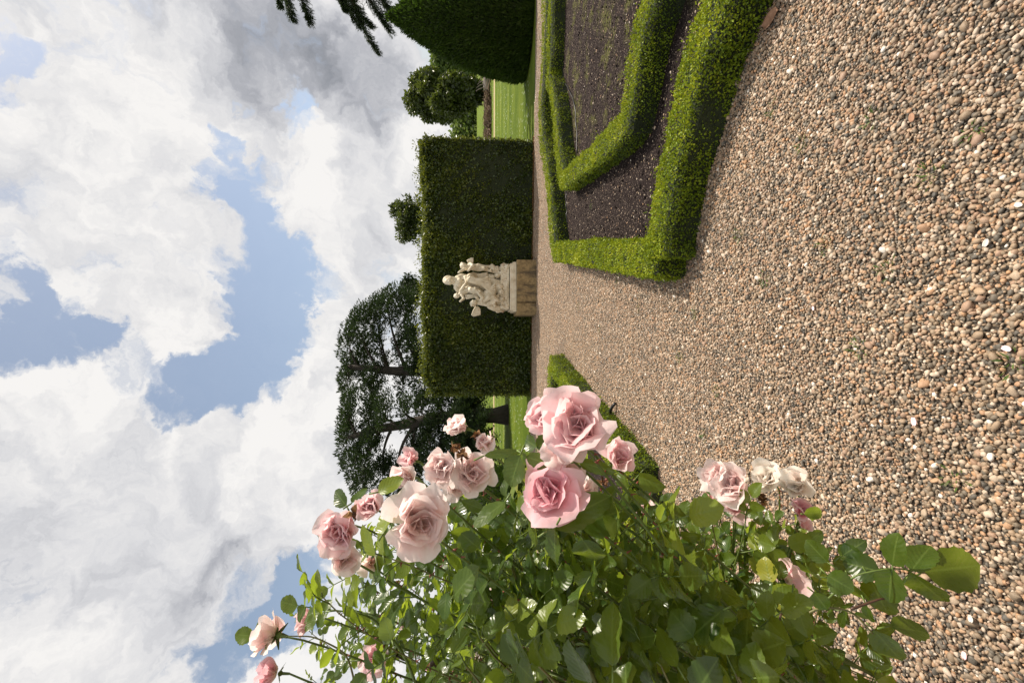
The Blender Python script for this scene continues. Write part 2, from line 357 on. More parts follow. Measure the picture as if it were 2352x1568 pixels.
# ------------------------------------------------------------------ gravel pebbles (one object of patches)
def pebble_patch(seed, size=0.25, pitch=0.0119):
    r = np.random.default_rng(seed)
    phi = (1+5**.5)/2
    ico = nrm(np.array([(-1, phi, 0), (1, phi, 0), (-1, -phi, 0), (1, -phi, 0), (0, -1, phi), (0, 1, phi), (0, -1, -phi), (0, 1, -phi), (phi, 0, -1), (phi, 0, 1), (-phi, 0, -1), (-phi, 0, 1)]))
    fi = [(0, 11, 5), (0, 5, 1), (0, 1, 7), (0, 7, 10), (0, 10, 11), (1, 5, 9), (5, 11, 4), (11, 10, 2), (10, 7, 6), (7, 1, 8), (3, 9, 4), (3, 4, 2), (3, 2, 6), (3, 6, 8), (3, 8, 9), (4, 9, 5), (2, 4, 11), (6, 2, 10), (8, 6, 7), (9, 8, 1)]
    # one subdivision
    V = [tuple(v) for v in ico]; F = []; cache = {}
    def mid(a, b):
        k = (min(a, b), max(a, b))
        if k not in cache: V.append(tuple(nrm(np.array(V[a])+np.array(V[b])))); cache[k] = len(V)-1
        return cache[k]
    for a, b, c in fi:
        ab, bc, ca = mid(a, b), mid(b, c), mid(c, a); F += [(a, ab, ca), (b, bc, ab), (c, ca, bc), (ab, bc, ca)]
    U = np.array(V); F = np.array(F); n = int(size/pitch); pitch = size/n
    Vs, Fs, Cs = [], [], []; k = 0
    for i in range(n):
        for j in range(n):
            big = r.random()
            s = 0.0043+0.0060*r.random()**1.8+(0.0045 if big > .965 else 0)
            ax = np.array([s*r.uniform(1.05, 1.55), s*r.uniform(.8, 1.1), s*r.uniform(.45, .85)])
            v = U*ax
            v = v*(1+0.14*np.sin(v@r.normal(size=3)*170+r.uniform(0, 6)))[:, None]
            if r.random() < .7: v = np.clip(v@(Q3 := np.linalg.qr(r.normal(size=(3, 3)))[0]), -s*r.uniform(.6, .8), s*r.uniform(.65, .9))@Q3.T
            a, b, c = r.uniform(0, 6.28), r.normal(0, .38), r.normal(0, .38)
            if r.random() < .1: b += 1.1
            Rz = np.array([[math.cos(a), -math.sin(a), 0], [math.sin(a), math.cos(a), 0], [0, 0, 1]])
            Rx = np.array([[1, 0, 0], [0, math.cos(b), -math.sin(b)], [0, math.sin(b), math.cos(b)]])
            Ry = np.array([[math.cos(c), 0, math.sin(c)], [0, 1, 0], [-math.sin(c), 0, math.cos(c)]])
            v = v@(Rz@Rx@Ry).T
            p = np.array([(i+.5+r.uniform(-.6, .6))*pitch-size/2, (j+.5+r.uniform(-.6, .6))*pitch-size/2, 0.004+r.uniform(0, .007)+(.003 if big > .955 else 0)])
            Vs.append(v+p); Fs.append(F+k); k += len(U)
            t = r.random(); t = t if t < .991 else 1.0
            t = t*.94 if t < 1 else t
            Cs.append(np.full((len(U), 3), t))
    return np.concatenate(Vs), np.concatenate(Fs), np.concatenate(Cs)
def seg_dist(P, line_):
    d = np.full(len(P), 1e9)
    for a, b in zip(line_[:-1], line_[1:]):
        a = np.asarray(a); b = np.asarray(b); ab = b-a; t = np.clip(((P-a)@ab)/(ab@ab), 0, 1)
        d = np.minimum(d, np.linalg.norm(P-(a+t[:, None]*ab), axis=1))
    return d
def inside(P, poly):
    poly = np.array([p[:2] for p in poly]); x, y = P[:, 0], P[:, 1]; c = np.zeros(len(P), bool); j = len(poly)-1
    for i in range(len(poly)):
        xi, yi = poly[i]; xj, yj = poly[j]
        c ^= ((yi > y) != (yj > y)) & (x < (xj-xi)*(y-yi)/(yj-yi+1e-12)+xi); j = i
    return c
BED_R = [A_[1], *A_[2:], C_[-1], *C_[-2:0:-1], B_[2], B_[1]]; BED_L = [F0, F1, G1, H1]
def instancer(name, P, rotz, idx, variants, mat):
    me = bpy.data.meshes.new(name); me.vertices.add(len(P)); me.vertices.foreach_set('co', P.astype(np.float32).ravel())
    for nm, tp, arr in (('rz', 'FLOAT', rotz.astype(np.float32)), ('idx', 'INT', idx.astype(np.int32))):
        a = me.attributes.new(nm, tp, 'POINT'); a.data.foreach_set('value', arr)
    me.update(); o = bpy.data.objects.new(name, me); COL.objects.link(o)
    ng = bpy.data.node_groups.new('scatter_'+name, 'GeometryNodeTree')
    ng.interface.new_socket('Geometry', in_out='INPUT', socket_type='NodeSocketGeometry'); ng.interface.new_socket('Geometry', in_out='OUTPUT', socket_type='NodeSocketGeometry')
    N = ng.nodes; Lk = ng.links; gi = N.new('NodeGroupInput'); go = N.new('NodeGroupOutput')
    jg = N.new('GeometryNodeJoinGeometry')
    srcs = []
    for k, (V, F, C) in enumerate(variants):
        m2 = mesh(name+'_patch', V, F, mat, None, {'col': C}, True); COL.objects.unlink(m2); srcs.append(m2)
    for m2 in reversed(srcs):
        oi = N.new('GeometryNodeObjectInfo'); oi.inputs['Object'].default_value = m2; oi.inputs['As Instance'].default_value = True
        Lk.new(oi.outputs['Geometry'], jg.inputs[0])
    ip = N.new('GeometryNodeInstanceOnPoints'); ip.inputs['Pick Instance'].default_value = True
    ai = N.new('GeometryNodeInputNamedAttribute'); ai.data_type = 'INT'; ai.inputs['Name'].default_value = 'idx'
    ar = N.new('GeometryNodeInputNamedAttribute'); ar.data_type = 'FLOAT'; ar.inputs['Name'].default_value = 'rz'
    cx = N.new('ShaderNodeCombineXYZ'); Lk.new(ar.outputs['Attribute'], cx.inputs[2])
    Lk.new(gi.outputs[0], ip.inputs['Points']); Lk.new(jg.outputs[0], ip.inputs['Instance']); Lk.new(ai.outputs['Attribute'], ip.inputs['Instance Index'])
    e2r = N.new('FunctionNodeEulerToRotation'); Lk.new(cx.outputs[0], e2r.inputs[0]); Lk.new(e2r.outputs[0], ip.inputs['Rotation'])
    Lk.new(ip.outputs[0], go.inputs[0])
    md = o.modifiers.new('scatter', 'NODES'); md.node_group = ng
    return o
S = 0.25
gx, gy = np.meshgrid(np.arange(-7, 8, S), np.arange(0.25, 12.3, S)); G = np.stack([gx.ravel(), gy.ravel()], 1)
hd = np.minimum(seg_dist(G, A_), np.minimum(seg_dist(G, B_), seg_dist(G, C_)))
hl = np.minimum(seg_dist(G, [F0, F1]), np.minimum(seg_dist(G, [F1, G1]), seg_dist(G, [F0, H1])))
keep = ~(inside(G, BED_R) & (hd > .05)) & ~(inside(G, BED_L) & (hl > .05)) & (G[:, 1] < 11.55-.09*G[:, 0]) & (np.abs(G[:, 0]) < 1.15*G[:, 1]+1.2)
G = G[keep]; P = np.concatenate([G, np.zeros((len(G), 1))], 1)
r_ = np.random.default_rng(3)
NV = 9
gp = instancer('gravel_pebbles', P, r_.integers(0, 4, len(P))*math.pi/2, r_.integers(0, NV, len(P)), [pebble_patch(50+k) for k in range(NV)], M_peb)
tag(gp, 'rounded beige grey and orange pebbles covering the path', 'gravel', kind='stuff')

# ------------------------------------------------------------------ clipped hedges
def hedge(name, label, lines, w, h, nleaf, leafL, mat, group=None, top_extra=1.0, rag=0.02, cat='hedge', lod=True, round_=.018, endround=0):
    P0 = lines[0][0]; root = empty(name, (P0[0], P0[1], 0)); tag(root, label, cat, group)
    parts = []; core = MB()
    for li, ln in enumerate(lines):
        ln = [np.asarray(p[:2], float) for p in ln]
        # resample
        Q = [ln[0]]
        for a, b in zip(ln[:-1], ln[1:]):
            k = max(1, int(np.linalg.norm(b-a)/.12)); Q += [a+(b-a)*t/k for t in range(1, k+1)]
        Q = np.array(Q); T = nrm(np.gradient(Q, axis=0)); Nn = np.stack([-T[:, 1], T[:, 0]], 1)
        prof = [(-.5, 0), (-.5, .8), (-.38, .96), (0, 1), (.38, .96), (.5, .8), (.5, 0)]
        cw, ch = w-.05*min(1, w), h-.03
        V = np.array([[*(Q[i]+Nn[i]*x*cw), z*ch+.0] for i in range(len(Q)) for x, z in prof])
        V[:, :2] += .012*np.stack([wob(V, 14, 1), wob(V, 14, 2)], 1); V[:, 2] *= 1+.04*wob(V, 12, 3)
        if endround:
            er = np.repeat(np.linalg.norm(Q-Q[0], axis=1), len(prof)); V[:, 2] *= 1-.16*np.clip(1-er/endround, 0, 1)**2
        k = len(prof)
        Fc = [[i*k+j, i*k+j+1, (i+1)*k+j+1, (i+1)*k+j] for i in range(len(Q)-1) for j in range(k-1)]
        Fc += [list(range(k)), [(len(Q)-1)*k+j for j in range(k)][::-1]]
        core.add(V, Fc)
        segL = np.linalg.norm(np.diff(Q, axis=0), axis=1)
        ctr = (Q[1:]+Q[:-1])/2; dist = np.hypot(ctr[:, 0], ctr[:, 1])
        dens = nleaf*(np.clip(3.0/dist, .22, 1.3)**1.3 if lod else np.ones(len(dist)))
        per = 2*h+w*top_extra
        cnt = rng.poisson(dens*segL*per); n = cnt.sum(); si = np.repeat(np.arange(len(cnt)), cnt)
        t = rng.random(n)[:, None]; C0 = Q[si]*(1-t)+Q[si+1]*t; NN = nrm(Nn[si]*(1-t)+Nn[si+1]*t)
        u = rng.random(n)*per
        x = np.where(u < h, -w/2, np.where(u < 2*h, w/2, ((u-2*h)/(w*top_extra)-.5)*w)); z = np.where(u < h, u, np.where(u < 2*h, u-h, h))
        nx = np.where(u < h, -1.0, np.where(u < 2*h, 1.0, 0.0)); nz = np.where(u < 2*h, 0.0, 1.0)
        # round the upper edges
        ex = np.clip((np.abs(x)-(w/2-round_))/round_, 0, 1); ez = np.clip((z-(h-round_))/round_, 0, 1); e = ex*ez
        x = x*(1-e*.28*round_/(w/2)); z = z-e*.28*round_; nx = nx+np.sign(x)*e*(nz > 0); nz = nz+e*(nz == 0)
        Pw = np.concatenate([C0+NN*x[:, None], z[:, None]], 1)
        On = nrm(np.concatenate([NN*nx[:, None], nz[:, None]], 1))
        Pw[:, :2] += (.012*wob(Pw, 5, 21) if lod else .05*wob(Pw, 1.6, 21))[:, None]*NN; Pw[:, 2] *= 1+(.045 if lod else .018)*wob(Pw*[1, 1, 0], 5 if lod else 2, 22)
        off = rag*(1.1*wob(Pw, 9/h**.5*.6, 5+li)+.7*wob(Pw, 30, 8))+rng.normal(0, rag*.55, n)-rag*.3
        if endround:
            er = np.linalg.norm(C0-Q[0], axis=1); Pw[:, 2] *= 1-.15*np.clip(1-er/endround, 0, 1)**2
        Pw = Pw+On*off[:, None]; Pw[:, 2] = np.maximum(Pw[:, 2], .01)
        sc = leafL*(np.clip(dist[si]/3.0, .9, 2.2)**.55 if lod else 1.0)*rng.uniform(.65, 1.25, n)
        sh = rng.random(n) < .035; Pw = Pw+(On*.6+np.array([0, 0, .8]))*(sh*rng.uniform(.3, 1.3, n)*rag*2.4)[:, None]
        Av = nrm(On*.5+rng.normal(0, .75, (n, 3))+np.array([0, 0, .25])); Nv = nrm(On+rng.normal(0, .6, (n, 3)))
        parts.append(kites(Pw, Av, Nv, sc, sc*.62, np.clip(rng.beta(2, 2.6, n)+np.where(nz > .6, .20, -.07)*(1 if lod else .5), 0, 1)))  # tops yellower as new growth, sides darker: lit-top contrast also put into the colour
        # end faces
        for e_, dirn in ((0, -T[0]), (-1, T[-1])):
            m = int(nleaf*w*h*1.1*(np.clip(3/np.hypot(*Q[e_]), .22, 1.3)**1.3 if lod else 1)); 
            xx = rng.uniform(-w/2, w/2, m); zz = rng.uniform(0, h, m)
            Pe = np.concatenate([Q[e_]+Nn[e_]*xx[:, None]+dirn*rng.normal(.0, rag*.6, m)[:, None], zz[:, None]], 1)
            O = np.tile(np.array([*dirn, 0]), (m, 1)); s2 = leafL*(np.clip(np.hypot(*Q[e_])/3.0, .9, 2.2)**.55 if lod else 1)*rng.uniform(.7, 1.2, m)
            parts.append(kites(Pe, nrm(O*.6+rng.normal(0, .7, (m, 3))), nrm(O+rng.normal(0, .6, (m, 3))), s2, s2*.62, rng.beta(2, 2.6, m)))
    core.build('inner_twigs', M_core, root)
    kite_mesh('foliage', parts, mat, root)
    return root
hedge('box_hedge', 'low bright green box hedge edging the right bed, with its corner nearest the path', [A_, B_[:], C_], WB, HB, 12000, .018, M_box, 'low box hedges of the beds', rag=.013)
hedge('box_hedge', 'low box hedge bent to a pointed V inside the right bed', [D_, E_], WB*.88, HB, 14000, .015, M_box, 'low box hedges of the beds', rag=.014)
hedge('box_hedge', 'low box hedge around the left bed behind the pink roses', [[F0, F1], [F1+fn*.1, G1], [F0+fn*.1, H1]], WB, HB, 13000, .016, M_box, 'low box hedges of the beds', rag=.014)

# tall hedge behind the statue
thx0, thx1 = -1.38, 5.22; thk = 1.0
def hline(x): return np.array([x, edgeY(x)+thk/2+.05])
hedge('tall_hedge', 'tall clipped dark green hedge wall behind the statue', [[hline(thx0), hline((thx0+thx1)/2), hline(thx1)]], thk, 2.86, 2300, .068, M_hedge, rag=.055, lod=False, round_=.26, top_extra=2.0, endround=.45)

def cone(name, label, c, R, H, n, mat, spray=.10, seed=1, cat='topiary', group=None, prof=None):
    r = np.random.default_rng(seed); root = empty(name, (c[0], c[1], 0)); tag(root, label, cat, group)
    prof = prof or (lambda t: (1-t**1.9)*(1-.04*np.exp(-t*20)))
    core = MB(); zz = np.linspace(0, 1, 24); core.tube([(c[0], c[1], q*H*.985) for q in zz], [max(.01, R*.95*float(prof(q))) for q in zz], 28)
    core.build('inner_twigs', M_core, root)
    t = 1-np.sqrt(r.random(n)); t = np.where(r.random(n) < .12, r.random(n), t); ph = r.uniform(0, 6.283, n); rr = R*prof(t)/(np.abs(np.cos(ph))**2.2+np.abs(np.sin(ph))**2.2)**(1/2.2)
    O = nrm(np.stack([np.cos(ph), np.sin(ph), np.full(n, R/H)], 1)); P = np.stack([c[0]+rr*np.cos(ph), c[1]+rr*np.sin(ph), t*H], 1)
    P += O*(r.normal(-.01, .03, n)+.03*wob(P, 3, 4))[:, None]
    A = nrm(O*.8+np.array([0, 0, .7])+r.normal(0, .35, (n, 3))); L = spray*r.uniform(.6, 1.3, n)
    kite_mesh('foliage', [kites(P, A, nrm(O+r.normal(0, .5, (n, 3))), L, L*.3, r.beta(2, 2.5, n))], mat, root)
    return root
cc = at(1100, 50, 12.35)
cone('yew_cone', 'big clipped dark yew cone at the right of the lawn gap', cc, 1.36, at(893, 55, 12.35)[2], 52000, M_yew, .11, 4)
c2 = at(1150, 1180, 12.5)
cone('yew_block', 'dark clipped yew mound on the lawn behind the pink roses', c2, 1.25, 1.75, 26000, M_yew, .10, 6, prof=lambda t: (1-t**5)**.6)

# ------------------------------------------------------------------ trees
def ell(c, d, rx, ry, rz=None):
    return at(c[0], c[1], d), np.array([ry*d/1000, (rz if rz else (rx+ry)/2)*d/1000, rx*d/1000])
def pad_leaves(pads, dens, L, Wd, style, r):
    parts = []
    for c, R in pads:
        R = R*(1.22 if style == 'cedar' else 1.0)
        area = R[0]*R[2]*math.pi; n = int(dens*area)
        d = nrm(r.normal(size=(n, 3))); rad = r.random(n)**.4; P = c+d*R*rad[:, None]
        P += .16*R.mean()*np.stack([wob(P, 2.2/R.mean(), 3), wob(P, 2.2/R.mean(), 4), wob(P, 2.2/R.mean(), 5)], 1)
        if style == 'broad':
            A = nrm(d*.4+r.normal(0, 1, (n, 3))); l = L*r.uniform(.6, 1.3, n)
            parts.append(kites(P, A, nrm(d+np.array([0, 0, .5])+r.normal(0, .7, (n, 3))), l, l*Wd, r.beta(2, 2.4, n)))
        else:   # feathery sprays: 7 narrow needle tufts along a short drooping twig
            base = nrm(d*np.array([.9, .9, .15])+np.array([.55, 0, .35])+r.normal(0, .22, (n, 3)))
            for q in range(10):
                l = L*r.uniform(.5, 1.1, n)
                Pq = P+base*(L*.32*q)+np.array([0, 0, -.012*q*q*L*2.2])
                A = nrm(base+r.normal(0, .36, (n, 3)))
                parts.append(kites(Pq, A, nrm(r.normal(0, 1, (n, 3))), l, l*Wd, r.beta(2, 2.4, n)))
    return parts
def tree(name, label, trunk, tr, pads, dens, L, Wd, style, mat, seed=1, group=None, bark=None, limb=.3, twigs=5, cat='tree'):
    r = np.random.default_rng(seed); trunk = [np.asarray(p, float) for p in trunk]
    root = empty(name, trunk[0]); tag(root, label, cat, group)
    T = np.array(trunk); k = 14; idx = np.linspace(0, len(T)-1, k); Tp = np.stack([np.interp(idx, range(len(T)), T[:, i]) for i in range(3)], 1)
    tt = np.linspace(0, 1, k)
    Tp[1:, :2] += np.cumsum(r.normal(0, tr*.10, (k-1, 2)), 0)
    rad = tr*(1-.72*tt); rad[0] *= 1.35
    tb = MB(); tb.tube(Tp, rad, 12); tb.build('trunk', bark or M_bark, root, True)
    lb = MB()
    for c, R in pads:
        i = int(np.clip(np.argmin(np.abs(Tp[:, 2]-(c[2]-.35*np.linalg.norm((c-Tp[-1])[:2])))), 2, k-1)); a = Tp[i]
        mid = (a+c)/2+np.array([0, 0, .10*np.linalg.norm(c-a)])+r.normal(0, .06*np.linalg.norm(c-a), 3)
        P = bez(a, mid, c, n=9); r0 = max(tr*limb*.5, rad[i]*limb); lb.tube(P, np.linspace(r0, r0*.3, 9), 6)
        for q in range(twigs):
            e = c+nrm(r.normal(size=3))*R*.85; s_ = P[r.integers(5, 9)]
            lb.tube(bez(s_, (s_+e)/2+r.normal(0, .12*R.mean(), 3), e, n=6), np.linspace(r0*.35, r0*.08, 6), 4)
    lb.build('limbs', bark or M_bark, root, True)
    kite_mesh('crown', pad_leaves(pads, dens, L, Wd, style, r), mat, root)
    return root
d1 = 21.5
pads1 = [ell((x, y), d1+dz, a, b) for x, y, a, b, dz in [(803, 800, 12, 50, 0), (800, 870, 11, 45, .5), (822, 752, 16, 32, -.6), (838, 830, 15, 48, 1), (850, 900, 13, 40, -.5), (862, 725, 16, 36, .4),
        (890, 706, 20, 28, -.4), (930, 722, 18, 38, 0), (915, 800, 10, 26, .6), (945, 790, 14, 50, -.8), (872, 790, 9, 26, 0), (880, 860, 10, 26, 1), (925, 880, 10, 26, .4), (960, 860, 12, 50, .2)]]
tree('cedar_tree', 'dark wide cedar with a leaning flat top above the left end of the tall hedge', [ground(1160, 850)*[1, 0, 0]+[0, d1, 0], at(990, 850, d1), at(900, 848, d1), at(800, 842, d1)], .42, pads1, 150, .20, .30, 'cedar', M_cedar, 3, 'dark cedars on the left lawn', limb=.36)
d2 = 19.4
pads2 = [ell((x, y), d2+dz, a, b) for x, y, a, b, dz in [(800, 950, 13, 40, 0), (795, 1010, 14, 42, .6), (815, 1070, 18, 38, -.4), (850, 960, 15, 36, .8), (850, 1030, 14, 40, -.6), (880, 1085, 20, 28, .2), (835, 1110, 20, 20, .8),
        (960, 1080, 14, 40, .4), (985, 1010, 17, 45, -.6), (965, 945, 12, 40, .6), (1010, 940, 17, 36, 0), (1015, 1060, 20, 44, .8), (1050, 985, 24, 40, -.8), (1060, 925, 22, 30, .4), (1090, 1050, 24, 30, .2),
        (1100, 985, 16, 26, -1), (1100, 920, 14, 18, .5), (915, 1105, 18, 30, 0), (1000, 905, 16, 26, .3), (1040, 1100, 24, 30, .3), (1075, 960, 20, 34, .4), (1110, 1040, 22, 30, -.3), (1085, 1010, 22, 40, .9), (1120, 1090, 20, 26, .2), (945, 1040, 12, 36, .7), (880, 955, 14, 26, -1), (930, 950, 12, 24, -1.2), (870, 1000, 8, 22, .4)]]
tree('cedar_tree', 'dark cedar with a thick leaning trunk on the left lawn behind the roses', [ground(1167, 952), at(1060, 952, d2), at(940, 972, d2), at(860, 985, d2), at(805, 1000, d2)], .36, pads2, 185, .19, .30, 'cedar', M_cedar, 5, 'dark cedars on the left lawn', limb=.38)
r_ = np.random.default_rng(12)
def ball_pads(cx, cy, rx, ry, d, n, s, seed):
    r = np.random.default_rng(seed); out = []
    for i in range(n):
        v = nrm(r.normal(size=3)); q = r.random()**.45*.78
        out.append(ell((cx+v[2]*rx*q, cy+v[0]*ry*q), d*(1+v[1]*ry*q/1000), s*r.uniform(.7, 1.2), s*r.uniform(.8, 1.3)))
    return out
tree('small_tree', 'bushy dark green tree tip rising behind the top of the tall hedge by the cedar', [ground(1165, 640)*[1, 0, 0]+[0, 24, 0], at(940, 660, 24)], .2, ball_pads(950, 668, 34, 30, 24, 12, 18, 3), 420, .15, .6, 'broad', M_cedar, 9)
tree('round_tree', 'round dense tree with a short trunk standing on the far lawn beyond the felled log', [ground(1113, 223), at(1040, 222, 57), at(960, 222, 57)], .45, ball_pads(1022, 228, 84, 74, 57, 40, 27, 7), 260, .5, .6, 'broad', M_broad, 11)
tree('leafy_tree', 'small leafy oak crown rising above the middle of the tall hedge', [ground(1150, 500)*[1, 0, 0]+[0, 24, 0], at(1000, 503, 24), at(940, 503, 24)], .2, ball_pads(936, 503, 40, 66, 24, 34, 13, 8)+[ell((960, 500), 24, 20, 62), ell((905, 478), 24, 9, 14), ell((925, 545), 24, 14, 15)], 420, .17, .6, 'broad', M_broad, 13)
for i, (x, y, rx, ry, d) in enumerate([(1050, 128, 52, 44, 80), (1050, 60, 60, 60, 75)]):
    tree('distant_tree', ['pale green tree partly hidden behind the big yew cone', 'light green tree mostly behind the big yew cone, nearest the frame edge', 'low far tree behind the tall hedge end'][i],
         [ground(1106, y), at(x, y, d)], .4, ball_pads(x, y, rx, ry, d, 20, 28, 20+i), 90, .8, .6, 'broad', M_light, 30+i, 'trees far across the park')
# far belt of wood closing the horizon
r_ = np.random.default_rng(5); n = 52000; X = r_.uniform(-190, 190, n); zt = 9+3.5*wob(np.stack([X, X*0, X*0], 1), .11, 2)
Z = r_.random(n)**.8*zt; Pf = np.stack([X, 165+r_.normal(0, 5, n)+X*.05, Z], 1)
wd = kite_mesh('far_wood', [kites(Pf, nrm(r_.normal(size=(n, 3))), nrm(r_.normal(size=(n, 3))), np.full(n, 1.5), np.full(n, 1.0), r_.beta(2, 2, n))], M_light)
tag(wd, 'belt of far green trees closing the lawn', 'wood', kind='stuff')

# cedar boughs reaching in from the right
def right_cedar():
    d = 13.5; base = np.array([14.6, 16.0, 0]); root = empty('cedar_tree', base)
    tag(root, 'cedar just outside the frame whose drooping boughs hang above the yew cone', 'tree')
    tb = MB(); tb.tube([base, base+[0, 0, 4], base+[.2, 0, 9], base+[0, .2, 13]], [.5, .4, .3, .1], 12); tb.build('trunk', M_bark, root, True)
    lb = MB(); parts = []; r = np.random.default_rng(8)
    for pts, wd_ in [([(690, -330), (650, -110), (645, -20), (668, 44)], 17), ([(700, -330), (670, -120), (680, -25), (708, 50)], 20), ([(690, -330), (640, -130), (628, -40), (640, 14)], 12),
                ([(760, -330), (745, -110), (785, 0), (822, 60)], 20), ([(760, -330), (790, -60), (815, 45), (866, 122)], 12), ([(800, -300), (800, -70), (850, 0), (893, 72)], 20), ([(790, -300), (765, -60), (770, -15), (790, 22)], 10),
                ([(880, -300), (880, -100), (905, -30), (935, 6)], 14), ([(770, -300), (770, -60), (800, 10), (850, 60)], 16), ([(840, -300), (830, -80), (860, -10), (900, 30)], 18)]:
        dd = d+r.uniform(-.8, .8); Q = np.array([at(x, y, dd) for x, y in pts]); t0 = base+np.array([0, 0, Q[0][2]-.3]); Q = np.vstack([t0, Q])
        P = bez(Q[0], Q[1], Q[2], n=8); P2 = bez(Q[2], Q[3], Q[4], n=16); lb.tube(P, np.linspace(.10, .05, 8), 6); lb.tube(P2, np.linspace(.05, .008, 16), 5)
        m = 150 
        t = r.random(m)**.8; ii = t*15; PP = np.stack([np.interp(ii, range(16), P2[:, c]) for c in range(3)], 1); TT = nrm(P2[np.clip(ii.astype(int)+1, 0, 15)]-P2[np.clip(ii.astype(int), 0, 14)])
        side = nrm(r.normal(size=(m, 3))*[.9, .9, .9]+[0, 0, -.5]); twl = wd_*d/1000*(1.5-1.15*t)*r.uniform(.5, 1.1, m)
        dirs = nrm(TT*.95+side*.65)
        for q in range(9):
            Pq = PP+dirs*(twl*q/8*1.5)[:, None]+np.array([0, 0, -.0012*q*q]); 
            for s_ in range(3):
                A = nrm(dirs+r.normal(0, .42, (m, 3))); l = .10*r.uniform(.6, 1.2, m)
                parts.append(kites(Pq+dirs*r.uniform(0, .03, (m, 1)), A, nrm(r.normal(size=(m, 3))), l, l*.15, r.beta(2, 2.2, m)))
    lb.build('limbs', M_bark, root, True); kite_mesh('boughs', parts, M_cedar, root)
right_cedar()

# felled trunk and heap of broken branches on the far lawn
M_log = mat_simple('weathered_log', (0.10, 0.085, 0.07), (0.28, 0.24, 0.20), 2.2, .9, 1, .05)
M_cut = mat_simple('fresh_cut_wood', (0.42, 0.17, 0.06), (0.62, 0.30, 0.12), 3, .8)
M_brush = mat_simple('broken_branches', (0.04, 0.022, 0.012), (0.26, 0.17, 0.11), 1.5, .9)
def felled():
    a = ground(1128, 165); b = ground(1127, 216); a = a*[1, 0, 0]+[0, 37.5, .38]; b = b*[1, 0, 0]+[0, 37.2, .36]
    a[0] = (784-163)/1000*37.5; b[0] = (784-212)/1000*37.2
    root = empty('felled_trunk', (a[0], a[1], 0)); tag(root, 'grey felled trunk with an orange cut end lying on the far lawn', 'log')
    k = 14; P = np.array([a+(b-a)*t for t in np.linspace(0, 1, k)]); P[:, 2] += .03*np.sin(np.arange(k)); R = .36-.10*np.linspace(0, 1, k)**2+.02*np.sin(np.arange(k)*2.1)
    m = MB(); m.tube(P, R, 14, cap=False)
    for s_ in range(5):
        q = P[3+2*s_]; m.tube(bez(q, q+[.1, -.2, .4], q+[-.35, -.1, .6+.1*s_], n=5), [.06, .05, .04, .03, .01], 5)
    m.build('log_bark', M_log, root, True)
    c = MB(); dv = nrm(a-b); c.tube([P[0]-dv*.1, P[0]+dv*.03], [.345, .33], 14); c.build('cut_end', M_cut, root)
    r = np.random.default_rng(4); root = empty('brush_heap', ((784-255)/1000*37, 37, 0)); tag(root, 'heap of broken branches at the end of the felled trunk', 'branch pile')
    m = MB(); lf = []
    for i in range(330):
        x = (784-r.uniform(214, 318))/1000*37; h = .68*(.45+.55*r.random()); p = np.array([x, 37+r.uniform(-.9, .9), r.uniform(.02, h)])
        d = nrm(r.normal(size=3)*[1.3, 1, .5]); l = r.uniform(.3, 1.1); q = p+d*l; q[2] = max(.02, min(q[2], .80)); mid = (p+q)/2+r.normal(0, .12, 3); mid[2] = max(.03, mid[2])
        m.tube(bez(p, mid, q, n=5), np.linspace(r.uniform(.02, .07), .008, 5), 5)
    m.build('branches', M_brush, root)
felled()

# ------------------------------------------------------------------ statue on its plinth
def mat_marble():
    m, nt, bs, out = newmat('weathered_marble'); p = objco(nt)
    c = ramp(nt, noise(nt, p, 5, 8, .7), [(0.3, (0.42, 0.34, 0.21)), (0.5, (0.66, 0.58, 0.43)), (0.7, (0.78, 0.72, 0.58))])
    st = mrange(nt, noise(nt, p, 3.1, 5, .7, .5), .60, .72, 0, .7)
    c = mixc(nt, st, c, (0.45, 0.22, 0.11))
    c = mixc(nt, mrange(nt, noise(nt, p, 17, 6, .8), .62, .75, 0, .5), c, (0.22, 0.19, 0.13))
    nt.links.new(c, bs.inputs['Base Color']); bs.inputs['Roughness'].default_value = .6
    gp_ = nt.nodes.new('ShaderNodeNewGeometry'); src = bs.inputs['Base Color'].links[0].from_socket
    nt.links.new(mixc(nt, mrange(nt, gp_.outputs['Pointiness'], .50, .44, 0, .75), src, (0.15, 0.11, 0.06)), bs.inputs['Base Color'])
    bump(nt, bs, noise(nt, p, 60, 5, .7), .5, .008); return m
def mat_plinth():
    m, nt, bs, out = newmat('stained_sandstone'); p = objco(nt)
    mp = nt.nodes.new('ShaderNodeMapping'); mp.inputs['Scale'].default_value = (1, 1, .25); nt.links.new(p, mp.inputs[0])
    c = ramp(nt, noise(nt, p, 12, 8, .7), [(0.3, (0.12, 0.085, 0.040)), (0.5, (0.26, 0.185, 0.085)), (0.7, (0.40, 0.29, 0.14))])
    c = mixc(nt, mrange(nt, noise(nt, mp.outputs[0], 5, 5, .7), .50, .68, 0, .85), c, (0.055, 0.042, 0.03))
    sx = nt.nodes.new('ShaderNodeSeparateXYZ'); nt.links.new(p, sx.inputs[0])
    pk = nmath(nt, 'MULTIPLY', mrange(nt, sx.outputs[0], -.36, -.28, 0, 1), mrange(nt, sx.outputs[0], .02, -.04, 0, 1))
    c = mixc(nt, nmath(nt, 'MULTIPLY', pk, mrange(nt, noise(nt, p, 4, 4, .6), .35, .6, .2, .8)), c, (0.46, 0.22, 0.13))
    nt.links.new(c, bs.inputs['Base Color']); bs.inputs['Roughness'].default_value = .85
    bump(nt, bs, noise(nt, p, 40, 6, .7), .6, .01); return m
M_marble = mat_marble(); M_plinth = mat_plinth()
SX, SY = (784-660)/1000*10.75, 10.72          # middle of the plinth front
